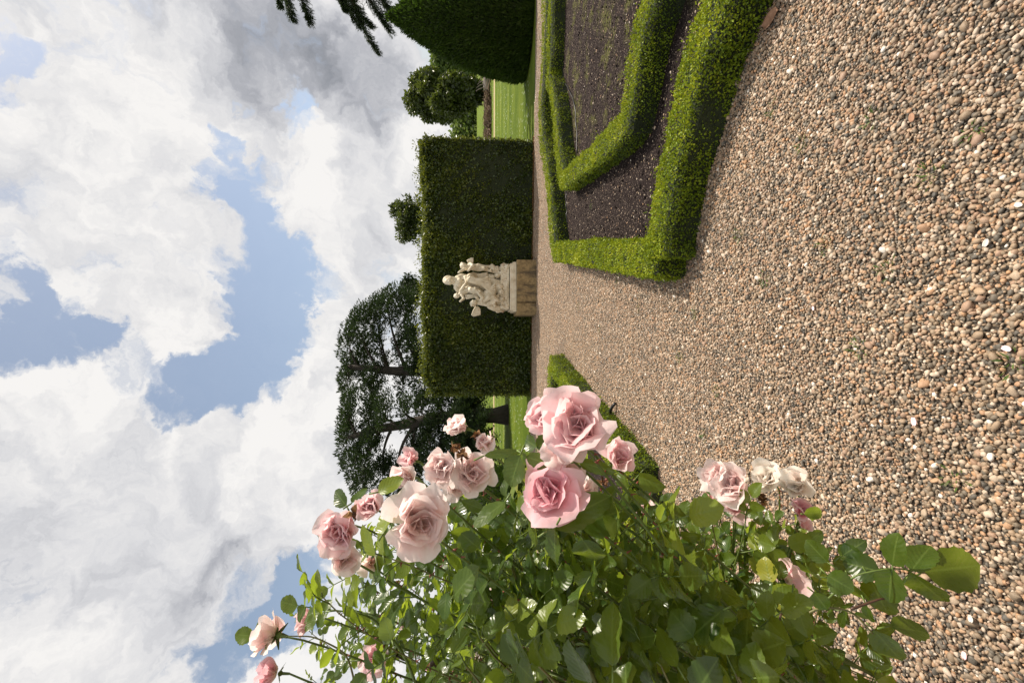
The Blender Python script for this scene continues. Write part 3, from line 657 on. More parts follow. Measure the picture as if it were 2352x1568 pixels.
def statue():
    pr = empty('stone_plinth', (SX, SY+.45, 0)); tag(pr, 'low stained sandstone plinth under the marble group', 'plinth')
    def slab(x0, x1, y0, y1, z0, z1, ch, bev, mat, name, par):
        # chamfered block with a small bevel, local to the statue
        o2 = [(x0+ch, y0), (x1-ch*.4, y0), (x1, y0+ch*.4), (x1, y1), (x0, y1), (x0, y0+ch)]
        c = np.mean(o2, 0); V = []; 
        for z, s_ in ((z0, 1), (z1-bev, 1), (z1, 1-bev*1.2)): V += [(SX+c[0]+(x-c[0])*s_, SY+c[1]+(y-c[1])*s_, z) for x, y in o2]
        n_ = 6; Fq = [[k*n_+j, k*n_+(j+1) % n_, (k+1)*n_+(j+1) % n_, (k+1)*n_+j] for k in range(2) for j in range(n_)]+[[2*n_+j for j in range(n_)], list(range(n_))[::-1]]
        return mesh(name, V, Fq, mat, par)
    slab(-.67, -.36, .002, .92, 0, .505, .09, .012, M_plinth, 'block', pr)
    slab(-.355, .075, 0, .92, 0, .508, .004, .012, M_plinth, 'block', pr)
    slab(.08, .69, .003, .92, 0, .504, .004, .012, M_plinth, 'block', pr)
    st = empty('marble_statue', (SX, SY+.42, .508)); tag(st, 'white marble group of a seated woman, a child and two winged cherubs', 'statue')
    b = MB()
    def T(cx, cy, y=.35): return np.array([SX+(830-cy)*.001406, SY+y, (1965-cx)*.001406])
    # two-step slab
    slab(-.585, .645, .06, .86, .510, .60, .01, .01, M_marble, 'base_slab', st)
    slab(-.555, .615, .085, .84, .6, .665, .01, .02, M_marble, 'base_slab', st)
    r = np.random.default_rng(6)
    def remesh(o, vs=.012, sm=2, disp=0):
        m = o.modifiers.new('voxel', 'REMESH'); m.mode = 'VOXEL'; m.voxel_size = vs; m.use_smooth_shade = True
        if sm: q = o.modifiers.new('smooth', 'SMOOTH'); q.iterations = sm; q.factor = .5
        if disp:
            tx = bpy.data.textures.new('carving', 'CLOUDS'); tx.noise_scale = .05; q = o.modifiers.new('carve', 'DISPLACE'); q.texture = tx; q.strength = disp; q.mid_level = .5
        return o
    def cap(m, pts, rad, k=10):
        pts = np.array(pts); m.tube(pts, rad, k); 
        for p, q in zip(pts, rad): m.ball(p, q*1.0, nu=10, nv=8)
    def head(m, c, R, look=(-.3, -1, 0), hair=True):
        c = np.asarray(c); f = nrm(look); s_ = nrm(np.cross(f, [0, 0, 1])); u = np.cross(s_, f)
        Mx = np.stack([s_, f, u], 1)
        m.ball(c, (R*.80, R*.92, R), R=Mx); m.ball(c+f*R*.30-u*R*.42, (R*.55, R*.55, R*.5), R=Mx)       # skull, jaw
        m.ball(c+f*R*.95-u*R*.12, (R*.13, R*.2, R*.24), R=Mx); m.ball(c+f*R*.84-u*R*.52, (R*.24, R*.12, R*.07), R=Mx); m.ball(c+f*R*.78-u*R*.80, (R*.2, R*.14, R*.13), R=Mx)
        for q in (-1, 1):
            m.ball(c+f*R*.78+s_*q*R*.32+u*R*.16, (R*.22, R*.1, R*.06), R=Mx); m.ball(c+f*R*.74+s_*q*R*.32-u*R*.02, (R*.13, R*.1, R*.08), R=Mx)
            m.ball(c+s_*q*R*.80-u*R*.05, (R*.1, R*.16, R*.22), R=Mx)
        if hair:
            for _ in range(34):
                d = nrm(r.normal(size=3)); 
                if d@f > .35 or d@u < -.35: continue
                m.ball(c+d*R*.92, R*r.uniform(.16, .24), nu=7, nv=5)
    def hand(m, p, d, R):
        d = nrm(d); s_ = nrm(np.cross(d, [0.2, 1, .1])); m.ball(p, (R, R*.8, R))
        for k in range(4): m.tube([p+s_*(k-1.5)*R*.5, p+d*R*1.2+s_*(k-1.5)*R*.62, p+d*R*(1.9-.15*abs(k-1.5))+s_*(k-1.5)*R*.6], [R*.3, R*.26, R*.18], 6)
        m.tube([p+s_*R*.7, p+s_*R*1.3+d*R*.7], [R*.3, R*.22], 6)
    # rock base
    m = MB()
    for i in range(70):
        cy = r.uniform(420, 1220); top = np.interp(cy, [420, 560, 700, 900, 1100, 1220], [1200, 1180, 1250, 1260, 1230, 1330]); cx = r.uniform(top+30, 1480)
        if cy < 470: cx = max(cx, 1180 if cx < 1330 else 1400)
        q = nrm(r.normal(size=3)); Rm = np.array(Matrix.Rotation(r.uniform(0, 3), 3, Vector(q)))
        m.ball(T(cx, cy, r.uniform(.15, .75)), r.uniform(.055, .12, 3), nu=6, nv=4, R=Rm)
    m.box(T(1480, 1200, .15), T(1330, 440, .78))
    for cx, cy, s_ in [(1200, 480, .11), (1280, 560, .10), (1180, 430, .07), (1440, 430, .07), (1330, 1180, .10), (1280, 1200, .10), (1400, 1130, .12)]: m.ball(T(cx, cy, .3), (s_, s_*.9, s_*.8), nu=7, nv=5)
    remesh(m.build('rock', M_marble, st, True), .011, 0, .035)
    # woman: seated, veiled, robe falling to the rock
    m = MB()
    head(m, T(415, 690, .40), .125, (-.55, -1, -.15), False); cap(m, [T(480, 715, .42), T(540, 735, .43)], [.055, .062])
    for a_ in np.linspace(-1.1, 1.9, 9): m.ball(T(395-52*math.cos(a_), 672-48*math.sin(a_)*-1 if 0 else 672-50*math.sin(a_), .46), (.055, .09, .075), nu=8, nv=6)
    cap(m, [T(400, 640, .5), T(480, 640, .5), T(560, 660, .5)], [.07, .06, .08])                                   # veil down the back
    cap(m, [T(590, 720, .44), T(680, 730, .45), T(800, 720, .45), T(900, 730, .45)], [.16, .155, .17, .2])           # trunk
    m.ball(T(600, 775, .34), .075); m.ball(T(605, 685, .33), .075)
    cap(m, [T(550, 800, .42), T(575, 850, .36)], [.09, .075])
    cap(m, [T(565, 640, .42), T(640, 610, .34), T(720, 640, .22), T(722, 720, .16)], [.085, .075, .062, .04]); hand(m, T(722, 742, .14), T(735, 800, .1)-T(722, 742, .14), .032)
    cap(m, [T(570, 850, .36), T(650, 870, .30), T(720, 850, .22)], [.07, .055, .045])
    cap(m, [T(860, 640, .40), T(800, 650, .25), T(790, 690, .08)], [.15, .13, .095])                                # thigh and knee
    cap(m, [T(790, 690, .08), T(900, 730, .07), T(1040, 790, .10), T(1150, 830, .12)], [.095, .08, .07, .07])
    cap(m, [T(880, 800, .38), T(900, 880, .22), T(1010, 960, .16), T(1180, 960, .14)], [.15, .12, .10, .09])
    cap(m, [T(850, 590, .42), T(960, 610, .42), T(1090, 600, .40), T(1180, 620, .34)], [.10, .10, .09, .09])
    cap(m, [T(950, 760, .36), T(1100, 780, .34), T(1250, 800, .34)], [.20, .22, .22])
    def fold(pts, w0, w1): P = bez(*[T(*p) for p in pts], n=12); m.tube(P, np.linspace(w0, w1, 12)*(1+.25*np.sin(np.linspace(0, 7, 12)+r.uniform(0, 6))), 7)
    for i in range(11):                                                                                           # robe folds
        f_ = i/10; fold([(775+30*f_, 655+50*f_, .0+.05*f_), (900+30*r.random(), 690+50*f_, -.0), (1010+60*f_, 690+170*f_+r.uniform(-20, 20), .02), (1120+90*f_, 640+330*f_, .08)], .016, .024)
    for i in range(8): fold([(560+8*i, 600+8*i, .30), (620+10*i, 590+10*i, .22), (690+12*i, 590+18*i, .22), (740+20*i, 600+22*i, .25)], .012, .018)
    for i in range(6): fold([(830, 570+14*i, .30), (920, 590+8*i, .30), (1010, 560+22*i, .30), (1100, 540+30*i, .28)], .014, .020)
    for i in range(9): fold([(1040, 900+8*i, .08), (1100, 880+12*i, .05), (1170, 820+30*i, .05), (1230, 760+50*i, .08)], .016, .03)
    for i in range(6): fold([(430, 620+14*i, .33), (500, 610+22*i, .36), (540, 640+26*i, .33), (600, 680+24*i, .30)], .009, .013)
    o = remesh(m.build('woman_figure', M_marble, st, True), .009, 1, .012)
    # infant on her arm
    m = MB(); head(m, T(550, 970, .22), .078, (-.5, -1, .1))
    cap(m, [T(605, 945, .22), T(650, 905, .22), T(710, 870, .22), T(760, 850, .2)], [.05, .085, .085, .085]); cap(m, [T(640, 960, .18), T(675, 1020, .14), T(650, 1045, .12), T(628, 1062, .1)], [.042, .036, .03, .024]); hand(m, T(622, 1066, .1), [-.4, 0, .3], .024)
    cap(m, [T(625, 880, .18), T(680, 800, .12), T(710, 760, .1)], [.045, .038, .026])
    cap(m, [T(770, 830, .16), T(800, 870, .02), T(870, 880, .0), T(900, 890, -.01)], [.07, .055, .042, .03]); cap(m, [T(770, 870, .18), T(840, 900, .08), T(930, 900, .02), T(960, 910, -.01)], [.065, .055, .042, .03])
    remesh(m.build('infant_figure', M_marble, st, True), .009, 1)
    m = MB()
    for i in range(12): m.tube(bez(T(690+3*i, 935+8*i, .28), T(770, 960+5*i, .2), T(820, 960+4*i, .2), T(900+4*i, 900+8*i, .22), n=10), .018+.006*math.sin(i), 7)
    m.ball(T(780, 950, .3), (.05, .06, .10)); remesh(m.build('cloth', M_marble, st, True), .010, 1)
    def wing(root_, tip, wd_, name):
        m = MB(); root_ = np.asarray(root_); tip = np.asarray(tip); ax = tip-root_; L = np.linalg.norm(ax); ax = ax/L; sd = nrm(np.cross(ax, [0, 1, 0]))
        for k in range(9):
            f_ = k/8; a_ = root_+ax*L*.12*f_+sd*wd_*(f_-.5)*.7; e_ = root_+ax*L*(1.0-.42*abs(f_-.25)**1.2)+sd*wd_*(f_-.5)*1.7
            m.tube([a_, (a_+e_)/2+[0, -.015, 0], e_], [.026, .024, .008], 7)
            e2 = a_+(e_-a_)*.5; m.tube([a_+[0, -.014, 0], e2+[0, -.02, 0]], [.02, .010], 6)
        m.ball(root_+ax*L*.15, (.055, .03, .055)); remesh(m.build(name, M_marble, st, True), .008, 0)
    # left cherub with raised arms
    m = MB(); head(m, T(850, 1100, .12), .095, (.7, -.7, .3)); cap(m, [T(930, 1095, .15), T(1000, 1075, .18), T(1080, 1080, .2), T(1170, 1100, .2)], [.055, .10, .10, .12])
    cap(m, [T(980, 1050, .1), T(1000, 1010, .0), T(940, 950, -.02), T(930, 930, -.02)], [.05, .045, .034, .026]); hand(m, T(925, 925, -.02), [.3, 0, .4], .026)
    cap(m, [T(940, 1060, .16), T(905, 1010, .1), T(880, 985, .1)], [.05, .042, .03]); cap(m, [T(1060, 1040, .1), T(1120, 1000, .02), T(1190, 1010, .0)], [.085, .075, .06]); cap(m, [T(1190, 1010, .0), T(1260, 1050, .04)], [.055, .05])
    for i in range(10): P = bez(T(1020+14*i, 1130-4*i, .05), T(1070+14*i, 1180, .0), T(1110+14*i, 1160-10*i, .0), T(1090+18*i, 1090-8*i, .02), n=9); m.tube(P, .016, 7)
    cap(m, [T(1150, 1140, .18), T(1230, 1180, .2), T(1290, 1190, .2)], [.10, .09, .08])
    remesh(m.build('cherub_figure', M_marble, st, True), .009, 1)
    wing(T(925, 1160, .22), T(880, 1345, .26), .13, 'wing')
    # right cherub standing on the rock
    m = MB(); head(m, T(672, 422, .3), .092, (-.4, -1, -.1)); cap(m, [T(750, 425, .3), T(790, 430, .3), T(850, 450, .3), T(920, 455, .3)], [.05, .088, .088, .09])
    cap(m, [T(770, 470, .26), T(680, 500, .18), T(610, 550, .12), T(595, 560, .12)], [.045, .038, .03, .024]); hand(m, T(592, 562, .12), [-.5, 0, .3], .024)
    cap(m, [T(790, 395, .25), T(835, 440, .12), T(770, 520, .1)], [.048, .042, .032]); hand(m, T(758, 528, .1), [-.1, -.1, .3], .026)
    cap(m, [T(930, 430, .3), T(1040, 450, .28), T(1120, 435, .32), T(1160, 440, .3)], [.075, .055, .045, .05]); cap(m, [T(930, 475, .3), T(1030, 480, .22), T(1120, 505, .28), T(1150, 520, .2)], [.075, .055, .04, .04])
    remesh(m.build('cherub_figure', M_marble, st, True), .009, 1)
    wing(T(800, 385, .36), T(780, 265, .4), .10, 'wing')
statue()

# ------------------------------------------------------------------ small things on the ground
def hose(name, pts, label, r_=.008, z=.022):
    P = [ground(x, y, z) for x, y in pts]; P = np.array(P); k = 60; idx = np.linspace(0, len(P)-1, k); Q = np.stack([np.interp(idx, range(len(P)), P[:, i]) for i in range(3)], 1); Q[:, 2] += .006*np.sin(np.arange(k)*.7)
    m = MB(); m.tube(Q, r_, 8); o = m.build(name, M_hose, None, True); tag(o, label, 'hose'); return o
hose('irrigation_hose', [(1303, 565), (1302, 520), (1301, 470), (1300, 430)], 'thin black irrigation hose along the far edge of the right bed soil')
hose('irrigation_hose', [(1326, 352), (1324, 290), (1320, 240), (1310, 212), (1294, 185), (1290, 120), (1292, 0)], 'thin black irrigation hose curving round inside the V hedge')
M_litter = foliage_mat('leaf_litter', [(0.10, 0.05, 0.02), (0.24, 0.12, 0.04), (0.32, 0.20, 0.08)], .1, (.3, .15, .05))
M_tuft = foliage_mat('weed_leaves', [(0.05, 0.10, 0.02), (0.12, 0.2, 0.04)], .3, (0.25, .35, .05))
r_ = np.random.default_rng(21)
parts = []
for x, y in [(1900, 560), (1780, 250), (2240, 300), (1620, 1000), (1380, 760), (1330, 700), (2200, 1100), (1520, 650), (2140, 405), (2330, 830), (1650, 900), (1565, 820), (2045, 620), (1850, 330), (1470, 700), (1980, 800), (1360, 468), (2010, 270), (1700, 540), (1420, 640), (1760, 640), (1600, 720)]:
    c = ground(x, y); n = 26; ph = r_.uniform(0, 6.28, n); sp = .028 if x > 1500 else .045
    P = c+np.stack([np.cos(ph)*r_.random(n)*sp*1.6, np.sin(ph)*r_.random(n)*sp*1.6, np.full(n, .012)], 1)
    A = nrm(np.stack([np.cos(ph), np.sin(ph), r_.uniform(.2, 1.2, n)], 1)); L = r_.uniform(.012, .03, n)
    parts.append(kites(P, A, nrm(r_.normal(size=(n, 3))+[0, 0, 1]), L, L*.22, r_.random(n)))
o = kite_mesh('weeds', parts, M_tuft); tag(o, 'tiny green weeds sprouting in the gravel and soil', 'weeds', kind='stuff')
# loose chips on the soil and stray things on the gravel
def scatter_chips():
    m = MB(); r = np.random.default_rng(31); n = 0
    lo = np.min(np.array(BED_R), 0); hi = np.max(np.array(BED_R), 0)
    while n < 1500:
        p = r.uniform(lo, hi, (1, 2))
        if r.random() > min(1, (4.5/np.hypot(*p[0]))**2): continue
        if inside(p, BED_R)[0] and p[0, 0] < p[0, 1]*.9:
            s_ = r.uniform(.003, .0085)*(1.6 if r.random() < .04 else 1); t = r.uniform(.3, .98)
            m.ball((*p[0], .012+s_*.3), (s_*1.3, s_, s_*.6), C=t, nu=6, nv=4); n += 1
    o = m.build('soil_chips', M_peb, None, True); tag(o, 'pale stone chips strewn over the dark soil', 'stone chips', kind='stuff')
scatter_chips()
def clods():
    m = MB(); r = np.random.default_rng(77); lo = np.min(np.array(BED_R), 0); hi = np.max(np.array(BED_R), 0); n = 0
    while n < 3600:
        p = r.uniform(lo, hi, (1, 2))
        if r.random() > min(1, (4.0/np.hypot(*p[0]))**1.6) or not inside(p, BED_R)[0] or p[0, 0] > p[0, 1]*.95: continue
        s_ = .004+.012*r.random()**2.5; q = np.linalg.qr(r.normal(size=(3, 3)))[0]
        m.ball((*p[0], .012+s_*.15), (s_*1.3, s_, s_*.7), nu=5, nv=4, R=q); n += 1
    o = m.build('soil_clods', M_soil, None, False); tag(o, 'crumbly dark clods covering the bed soil', 'soil clods', kind='stuff')
    r = np.random.default_rng(78); n = 9000; x = r.uniform(-1.4, 5.3, n); y = edgeY(x)-abs(r.normal(0, .05, n))+.06
    P = np.stack([x, y, r.uniform(.006, .02, n)], 1); rn = r.random(n)
    o = kite_mesh('leaf_litter', [kites(P, r.normal(size=(n, 3))*[1, 1, .2], r.normal(size=(n, 3))*.4+[0, 0, 1], r.uniform(.02, .05, n), .022*np.ones(n), rn)], M_litter); tag(o, 'orange brown leaf litter along the foot of the tall hedge', 'leaf litter', kind='stuff')
clods()
M_petal_loose = mat_simple('fallen_petal', (0.72, 0.42, 0.44), (0.85, 0.66, 0.66), 20, .6, .1, .001)
M_dry = mat_simple('dry_leaf', (0.24, 0.12, 0.07), (0.40, 0.23, 0.14), 40, .8, .3, .002)
M_shell = mat_simple('white_shell', (0.50, 0.45, 0.40), (0.72, 0.68, 0.62), 60, .4, .2, .001)
def curl(name, px, size, mat, label, cat, group, seed):
    r = np.random.default_rng(seed); c = ground(*px, .022); U, Vv = np.meshgrid(np.linspace(-1, 1, 7), np.linspace(0, 1, 7)); hw = np.sin(math.pi*(.12+.8*Vv))**.7*.55
    X = U*hw*size*.6; Y = (Vv-.5)*size; Z = (U**2*.22+(Vv-.5)**2*.5*r.uniform(-.3, 1))*size*.5; a = r.uniform(0, 6.28)
    P = np.stack([c[0]+X*math.cos(a)-Y*math.sin(a), c[1]+X*math.sin(a)+Y*math.cos(a), c[2]+Z], -1).reshape(-1, 3)
    Fq = [[i*7+j, i*7+j+1, (i+1)*7+j+1, (i+1)*7+j] for i in range(6) for j in range(6)]
    o = mesh(name, P, Fq, mat, None, None, True); sm = o.modifiers.new('t', 'SOLIDIFY'); sm.thickness = .001; tag(o, label, cat, group)
pet = [((2100, 968), 'pale pink fallen petal in the middle of the gravel', .030), ((2312, 800), 'pink fallen petal near the right picture edge below the roses', .024), ((1868, 708), 'tiny pink petal on the gravel level with the statue', .020), ((2215, 1505), 'pink petal on the gravel near the lower picture edge', .024)]
for i, (p, l, s_) in enumerate(pet): curl('fallen_petal', p, s_, M_petal_loose, l, 'petal', 'petals fallen on the gravel', i)
for i, (p, l, s_) in enumerate([((2265, 558), 'biggest white shell on the gravel', .024), ((2230, 1420), 'white shell on the gravel beyond the lowest rose leaves', .022), ((2340, 470), 'small white shell at the right picture edge', .020)]): curl('white_shell', p, s_, M_shell, l, 'shell', 'white shells on the gravel', 40+i)
for i, (p, l, s_) in enumerate([((1770, 45), 'rust brown strip of dead leaf beside the near box hedge', .11), ((2095, 270), 'orange brown broken flake on the gravel to the right', .032), ((2020, 640), 'small dry brown leaf on the gravel', .024), ((1500, 1210-480), 'dry leaf on the path between the beds', .03)]): curl('dry_leaf', p, s_, M_dry, l, 'dry leaf', 'dry leaves on the gravel', 60+i)
m = MB(); a = ground(1414, 925, .03); b = ground(1402, 947, .06); m.tube(bez(a, (a+b)/2+[0, 0, .03], b, n=6), .016, 10); o = m.build('pipe_stub', M_hose, None, True); tag(o, 'short black pipe stub poking from the left box hedge', 'pipe')

# ------------------------------------------------------------------ roses
def mat_leaf():
    m, nt, bs, out = newmat('rose_leaf'); a = attr(nt, 'var'); sp = nt.nodes.new('ShaderNodeSeparateColor'); nt.links.new(a.outputs['Color'], sp.inputs[0])
    rnd, acr, alo = sp.outputs
    c = ramp(nt, rnd, [(0.0, (0.014, 0.040, 0.012)), (0.45, (0.044, 0.092, 0.016)), (0.75, (0.12, 0.175, 0.022)), (0.965, (0.24, 0.30, 0.035)), (1.0, (0.34, 0.34, 0.045))])
    c = mixc(nt, mrange(nt, noise(nt, pos(nt), 45, 4, .6), .4, .7, 0, .35), c, (0.11, 0.17, 0.03))
    vein = nmath(nt, 'SINE', nmath(nt, 'MULTIPLY', nmath(nt, 'SUBTRACT', alo, nmath(nt, 'MULTIPLY', acr, .28)), 48))
    mid = mrange(nt, acr, .10, .02, 0, .55); c = mixc(nt, mid, c, (0.16, 0.24, 0.06))
    c = mixc(nt, mrange(nt, vein, .75, 1, 0, .07), c, (0.14, 0.22, 0.06))
    geo = nt.nodes.new('ShaderNodeNewGeometry'); c2 = mixc(nt, nmath(nt, 'MULTIPLY', geo.outputs['Backfacing'], .5), c, (0.13, 0.19, 0.075))
    nt.links.new(c2, bs.inputs['Base Color']); bs.inputs['Roughness'].default_value = .36; bs.inputs['Specular IOR Level'].default_value = .55
    nt.links.new(mrange(nt, noise(nt, pos(nt), 90, 3, .6), .3, .7, .22, .40), bs.inputs['Roughness'])
    bump(nt, bs, nmath(nt, 'ADD', vein, noise(nt, pos(nt), 160, 3, .6)), .13, .0010)
    tr = nt.nodes.new('ShaderNodeBsdfTranslucent'); nt.links.new(mixc(nt, .55, c, (0.46, 0.58, 0.03)), tr.inputs['Color'])
    ms = nt.nodes.new('ShaderNodeMixShader'); ms.inputs[0].default_value = .50
    nt.links.new(bs.outputs[0], ms.inputs[1]); nt.links.new(tr.outputs[0], ms.inputs[2]); nt.links.new(ms.outputs[0], out.inputs[0]); return m
def mat_petal():
    m, nt, bs, out = newmat('rose_petal'); a = attr(nt, 'col'); c = a.outputs['Color']
    c = mixc(nt, mrange(nt, noise(nt, pos(nt), 60, 4, .6), .45, .75, 0, .22), c, (0.80, 0.36, 0.36))
    c = mixc(nt, mrange(nt, noise(nt, pos(nt), 500, 2, .5), .76, .80, 0, .6), c, (0.50, 0.12, 0.14))
    nt.links.new(c, bs.inputs['Base Color']); bs.inputs['Roughness'].default_value = .65; bs.inputs['Specular IOR Level'].default_value = .2
    bump(nt, bs, noise(nt, pos(nt), 130, 3, .6), .25, .002)
    tr = nt.nodes.new('ShaderNodeBsdfTranslucent'); nt.links.new(c, tr.inputs['Color'])
    ms = nt.nodes.new('ShaderNodeMixShader'); ms.inputs[0].default_value = .55
    nt.links.new(bs.outputs[0], ms.inputs[1]); nt.links.new(tr.outputs[0], ms.inputs[2]); nt.links.new(ms.outputs[0], out.inputs[0]); return m
def mat_col(name, rough=.6, tr_=.15):
    m, nt, bs, out = newmat(name); a = attr(nt, 'col'); c = mixc(nt, 1, a.outputs['Color'], ramp(nt, noise(nt, pos(nt), 120, 4, .6), [(0.3, (.6, .6, .6)), (0.7, (1.2, 1.2, 1.2))]), 'MULTIPLY')
    nt.links.new(c, bs.inputs['Base Color']); bs.inputs['Roughness'].default_value = rough; return m
M_leaf = mat_leaf(); M_petal = mat_petal(); M_stem = mat_col('rose_stem', .5); M_with = mat_col('withered_petal', .85)

LT = []   # leaflet template
NS, NW = 13, 5
def leaf_template():
    s = np.linspace(0, 1, NS); w = np.linspace(-1, 1, NW); S_, W_ = np.meshgrid(s, w, indexing='ij')
    hw = np.sin(math.pi*S_**.86)**.62; hw[0] = .03; hw[-1] = .02
    tooth = 1+.055*np.where(np.arange(NS) % 2 == 0, 1, -1)[:, None]*(np.abs(W_) > .9)
    return S_, W_, W_*hw*tooth
LS, LW, LX = leaf_template()
LF = np.array([[i*NW+j, i*NW+j+1, (i+1)*NW+j+1, (i+1)*NW+j] for i in range(NS-1) for j in range(NW-1)])
def leaflets(recs):
    """recs: list of (base, dir, normal, L, halfwidth, fold, droop, rnd)"""
    B = np.array([r[0] for r in recs]); A = nrm(np.array([r[1] for r in recs])); N = np.array([r[2] for r in recs])
    S_ = nrm(np.cross(A, N)); N = np.cross(S_, A); L, Wd, fo, dr, rn = [np.array([r[i] for r in recs])[:, None] for i in (3, 4, 5, 6, 7)]
    s = LS.ravel()[None]; w = LW.ravel()[None]; x = LX.ravel()[None]
    z = fo*Wd*np.abs(x)+Wd*.10*np.sin(s*9+rn*20)*np.abs(w)-dr*L*s**2
    V = B[:, None]+A[:, None]*(L*s)[..., None]+S_[:, None]*(Wd*x)[..., None]+N[:, None]*z[..., None]
    n = len(recs); k = NS*NW; F_ = (np.arange(n)*k)[:, None, None]+LF[None]
    C = np.stack([np.repeat(rn, k, 1), np.repeat(np.abs(w), n, 0), np.repeat(s, n, 0)], -1)
    return V.reshape(-1, 3), F_.reshape(-1, 4), C.reshape(-1, 3)
GREEN = np.array([.11, .16, .03]); OLIVE = np.array([.16, .15, .045]); BROWN = np.array([.085, .04, .025]); RED = np.array([.22, .05, .03])
CAMV = lambda p: nrm(EYE-np.asarray(p))
class Bush:
    def __init__(s, name, label, loc, seed):
        s.root = empty(name, loc); tag(s.root, label, 'rose bush'); s.r = np.random.default_rng(seed); s.st = MB(); s.th = MB(); s.lf = []; s.blooms = []
    def compound(s, p, d, up, size, n=5, rnd=None):
        r = s.r; d = nrm(d); L = size*2.0; e = p+d*L+np.array([0, 0, -.12*L]); P = bez(p, p+d*L*.5+np.array([0, 0, .05*L]), e, n=6)
        s.st.tube(P, np.linspace(.0011, .0006, 6), 5, GREEN*1.1); rn = float(np.clip(r.beta(1.5, 1.9), 0, 1)) if rnd is None else rnd
        T = nrm(P[-1]-P[-2]); Sd = nrm(np.cross(T, up))
        def lf(b, dd, sc): s.lf.append((b, dd, nrm(up+r.normal(0, .22, 3)), size*sc, size*sc*r.uniform(.34, .43), r.uniform(.1, .45), r.uniform(.02, .28), float(np.clip(rn+r.normal(0, .08), 0, 1))))
        lf(P[-1], T+r.normal(0, .1, 3), 1.12)
        for k, t in enumerate((3.6, 1.9)[:(n-1)//2]):
            i = int(t); q = P[i]+(P[i+1]-P[i])*(t-i)
            for sg in (-1, 1): lf(q, T*.45+Sd*sg+r.normal(0, .12, 3), (.98, .82)[k])
    thin = None
    def cane(s, p0, p3, r0=.0035, leaf=.036, n=22, dens=1.0, col=None, thorn=True, start=.35, lift=None, end=1.0):
        r = s.r; p0 = np.asarray(p0, float); p3 = np.asarray(p3, float); D_ = np.linalg.norm(p3-p0)
        p1 = p0+np.array([0, 0, .55*D_])+r.normal(0, .04, 3); p2 = p3+np.array([(p0[0]-p3[0])*.35, (p0[1]-p3[1])*.25, -.22*D_])+r.normal(0, .03, 3) if lift is None else p3+np.asarray(lift)
        P = bez(p0, p1, p2, p3, n); c = GREEN if col is None else col
        cc_ = np.linspace(0, 1, n)[:, None]; mixed = BROWN*(1-cc_)**2*.9+np.minimum(1, 1-(1-cc_)**2)*c
        s.st.tube(P, np.linspace(r0, r0*.42, n), 6, np.repeat(mixed, 6, 0))
        if thorn:
            for _ in range(int(D_*14)):
                t = r.uniform(.3, .97)*(n-1); i = int(t); q = P[i]+(P[min(i+1, n-1)]-P[i])*(t-i); dv = nrm(np.cross(P[min(i+1, n-1)]-P[i], r.normal(size=3)))
                s.st.tube([q, q+dv*.003, q+dv*.0065+[0, 0, -.002]], [.0016, .001, .0002], 4, RED)
        m = int(D_*(1-start)/.045*dens); ph = r.uniform(0, 6)
        s.compound(P[-1], P[-1]-P[-2], np.array([.1, -.3, .9]), leaf*.8) if end == 1.0 else None
        for k in range(m):
            t = (start+(end-start)*(k+r.random()*.6)/m)*(n-1); i = min(int(t), n-2); q = P[i]+(P[i+1]-P[i])*(t-i); T = nrm(P[i+1]-P[i]); ph += 2.4
            A = nrm(np.cross(T, [.2, .9, .3])); B = np.cross(T, A); dd = nrm(A*math.cos(ph)+B*math.sin(ph)+T*.55+np.array([0, 0, .1]))
            v_ = q-EYE; ix_ = 1176-F_PX*(v_@UPV)/(v_@FW)
            if s.thin and ix_ > s.thin[0] and r.random() < s.thin[1]*min(1, .5+(ix_-s.thin[0])/300): continue
            up = nrm(np.array([.15, -.25, 1.0])+r.normal(0, .35, 3)-dd*.2)
            s.compound(q, dd, up, leaf*r.uniform(.75, 1.15), 5 if r.random() < .75 else 3)
        return P
    def bloom(s, c, axis, R, pal, openn=1.0, n=24, seed=0, sepal=False, name='rose_bloom', label=None, stem=True, flop=0.0):
        r = np.random.default_rng(seed+99); axis = nrm(axis); ref = np.array([0, 0, 1.0]) if abs(axis[2]) < .9 else np.array([0, 1.0, 0])
        X = nrm(np.cross(axis, ref)); Y = np.cross(axis, X); ns, nw = 8, 9; Vs, Fs, Cs = [], [], []; k0 = 0
        Fp = np.array([[i*nw+j, i*nw+j+1, (i+1)*nw+j+1, (i+1)*nw+j] for i in range(ns-1) for j in range(nw-1)])
        inner, outer, edge = [np.array(q) for q in pal]
        for k in range(n):
            t = k/(n-1); phi = k*2.39996+r.uniform(-1, 1)*(.4+.9*t); a0 = math.radians(6+50*t*openn+r.normal(0, 10)); a1 = math.radians(-26+t*108*openn+r.normal(0, 22)); curl_ = math.radians(r.uniform(-10, 65)*t); ce = c+(X*r.normal(0, 1)+Y*r.normal(0, 1))*R*.10
            L = R*(.50+.62*t**.8)*r.uniform(.78, 1.1); Wd = R*(.30+.40*t)*r.uniform(.82, 1.15); cup = .75-.42*t; ruf = .06+.20*t
            S_, W_ = np.meshgrid(np.linspace(0, 1, ns), np.linspace(-1, 1, nw), indexing='ij'); notch = 1-.07*np.exp(-(W_/.22)**2)
            S2 = S_*(1-.30*np.abs(W_)**2.4)*notch
            tt = np.linspace(0, 1, 40); al = a0+(a1-a0)*tt+curl_*np.clip((tt-.65)/.35, 0, 1)**2*1.6; rr = np.concatenate([[0], np.cumsum(np.sin(al))[:-1]/40]); zz = np.concatenate([[0], np.cumsum(np.cos(al))[:-1]/40])
            rad = R*.03+L*np.interp(S2, tt, rr); hz = L*np.interp(S2, tt, zz); aa = np.interp(S2, tt, al); hw = Wd*(.20+.80*np.sin(math.pi/2*np.minimum(S2/.72, 1)))
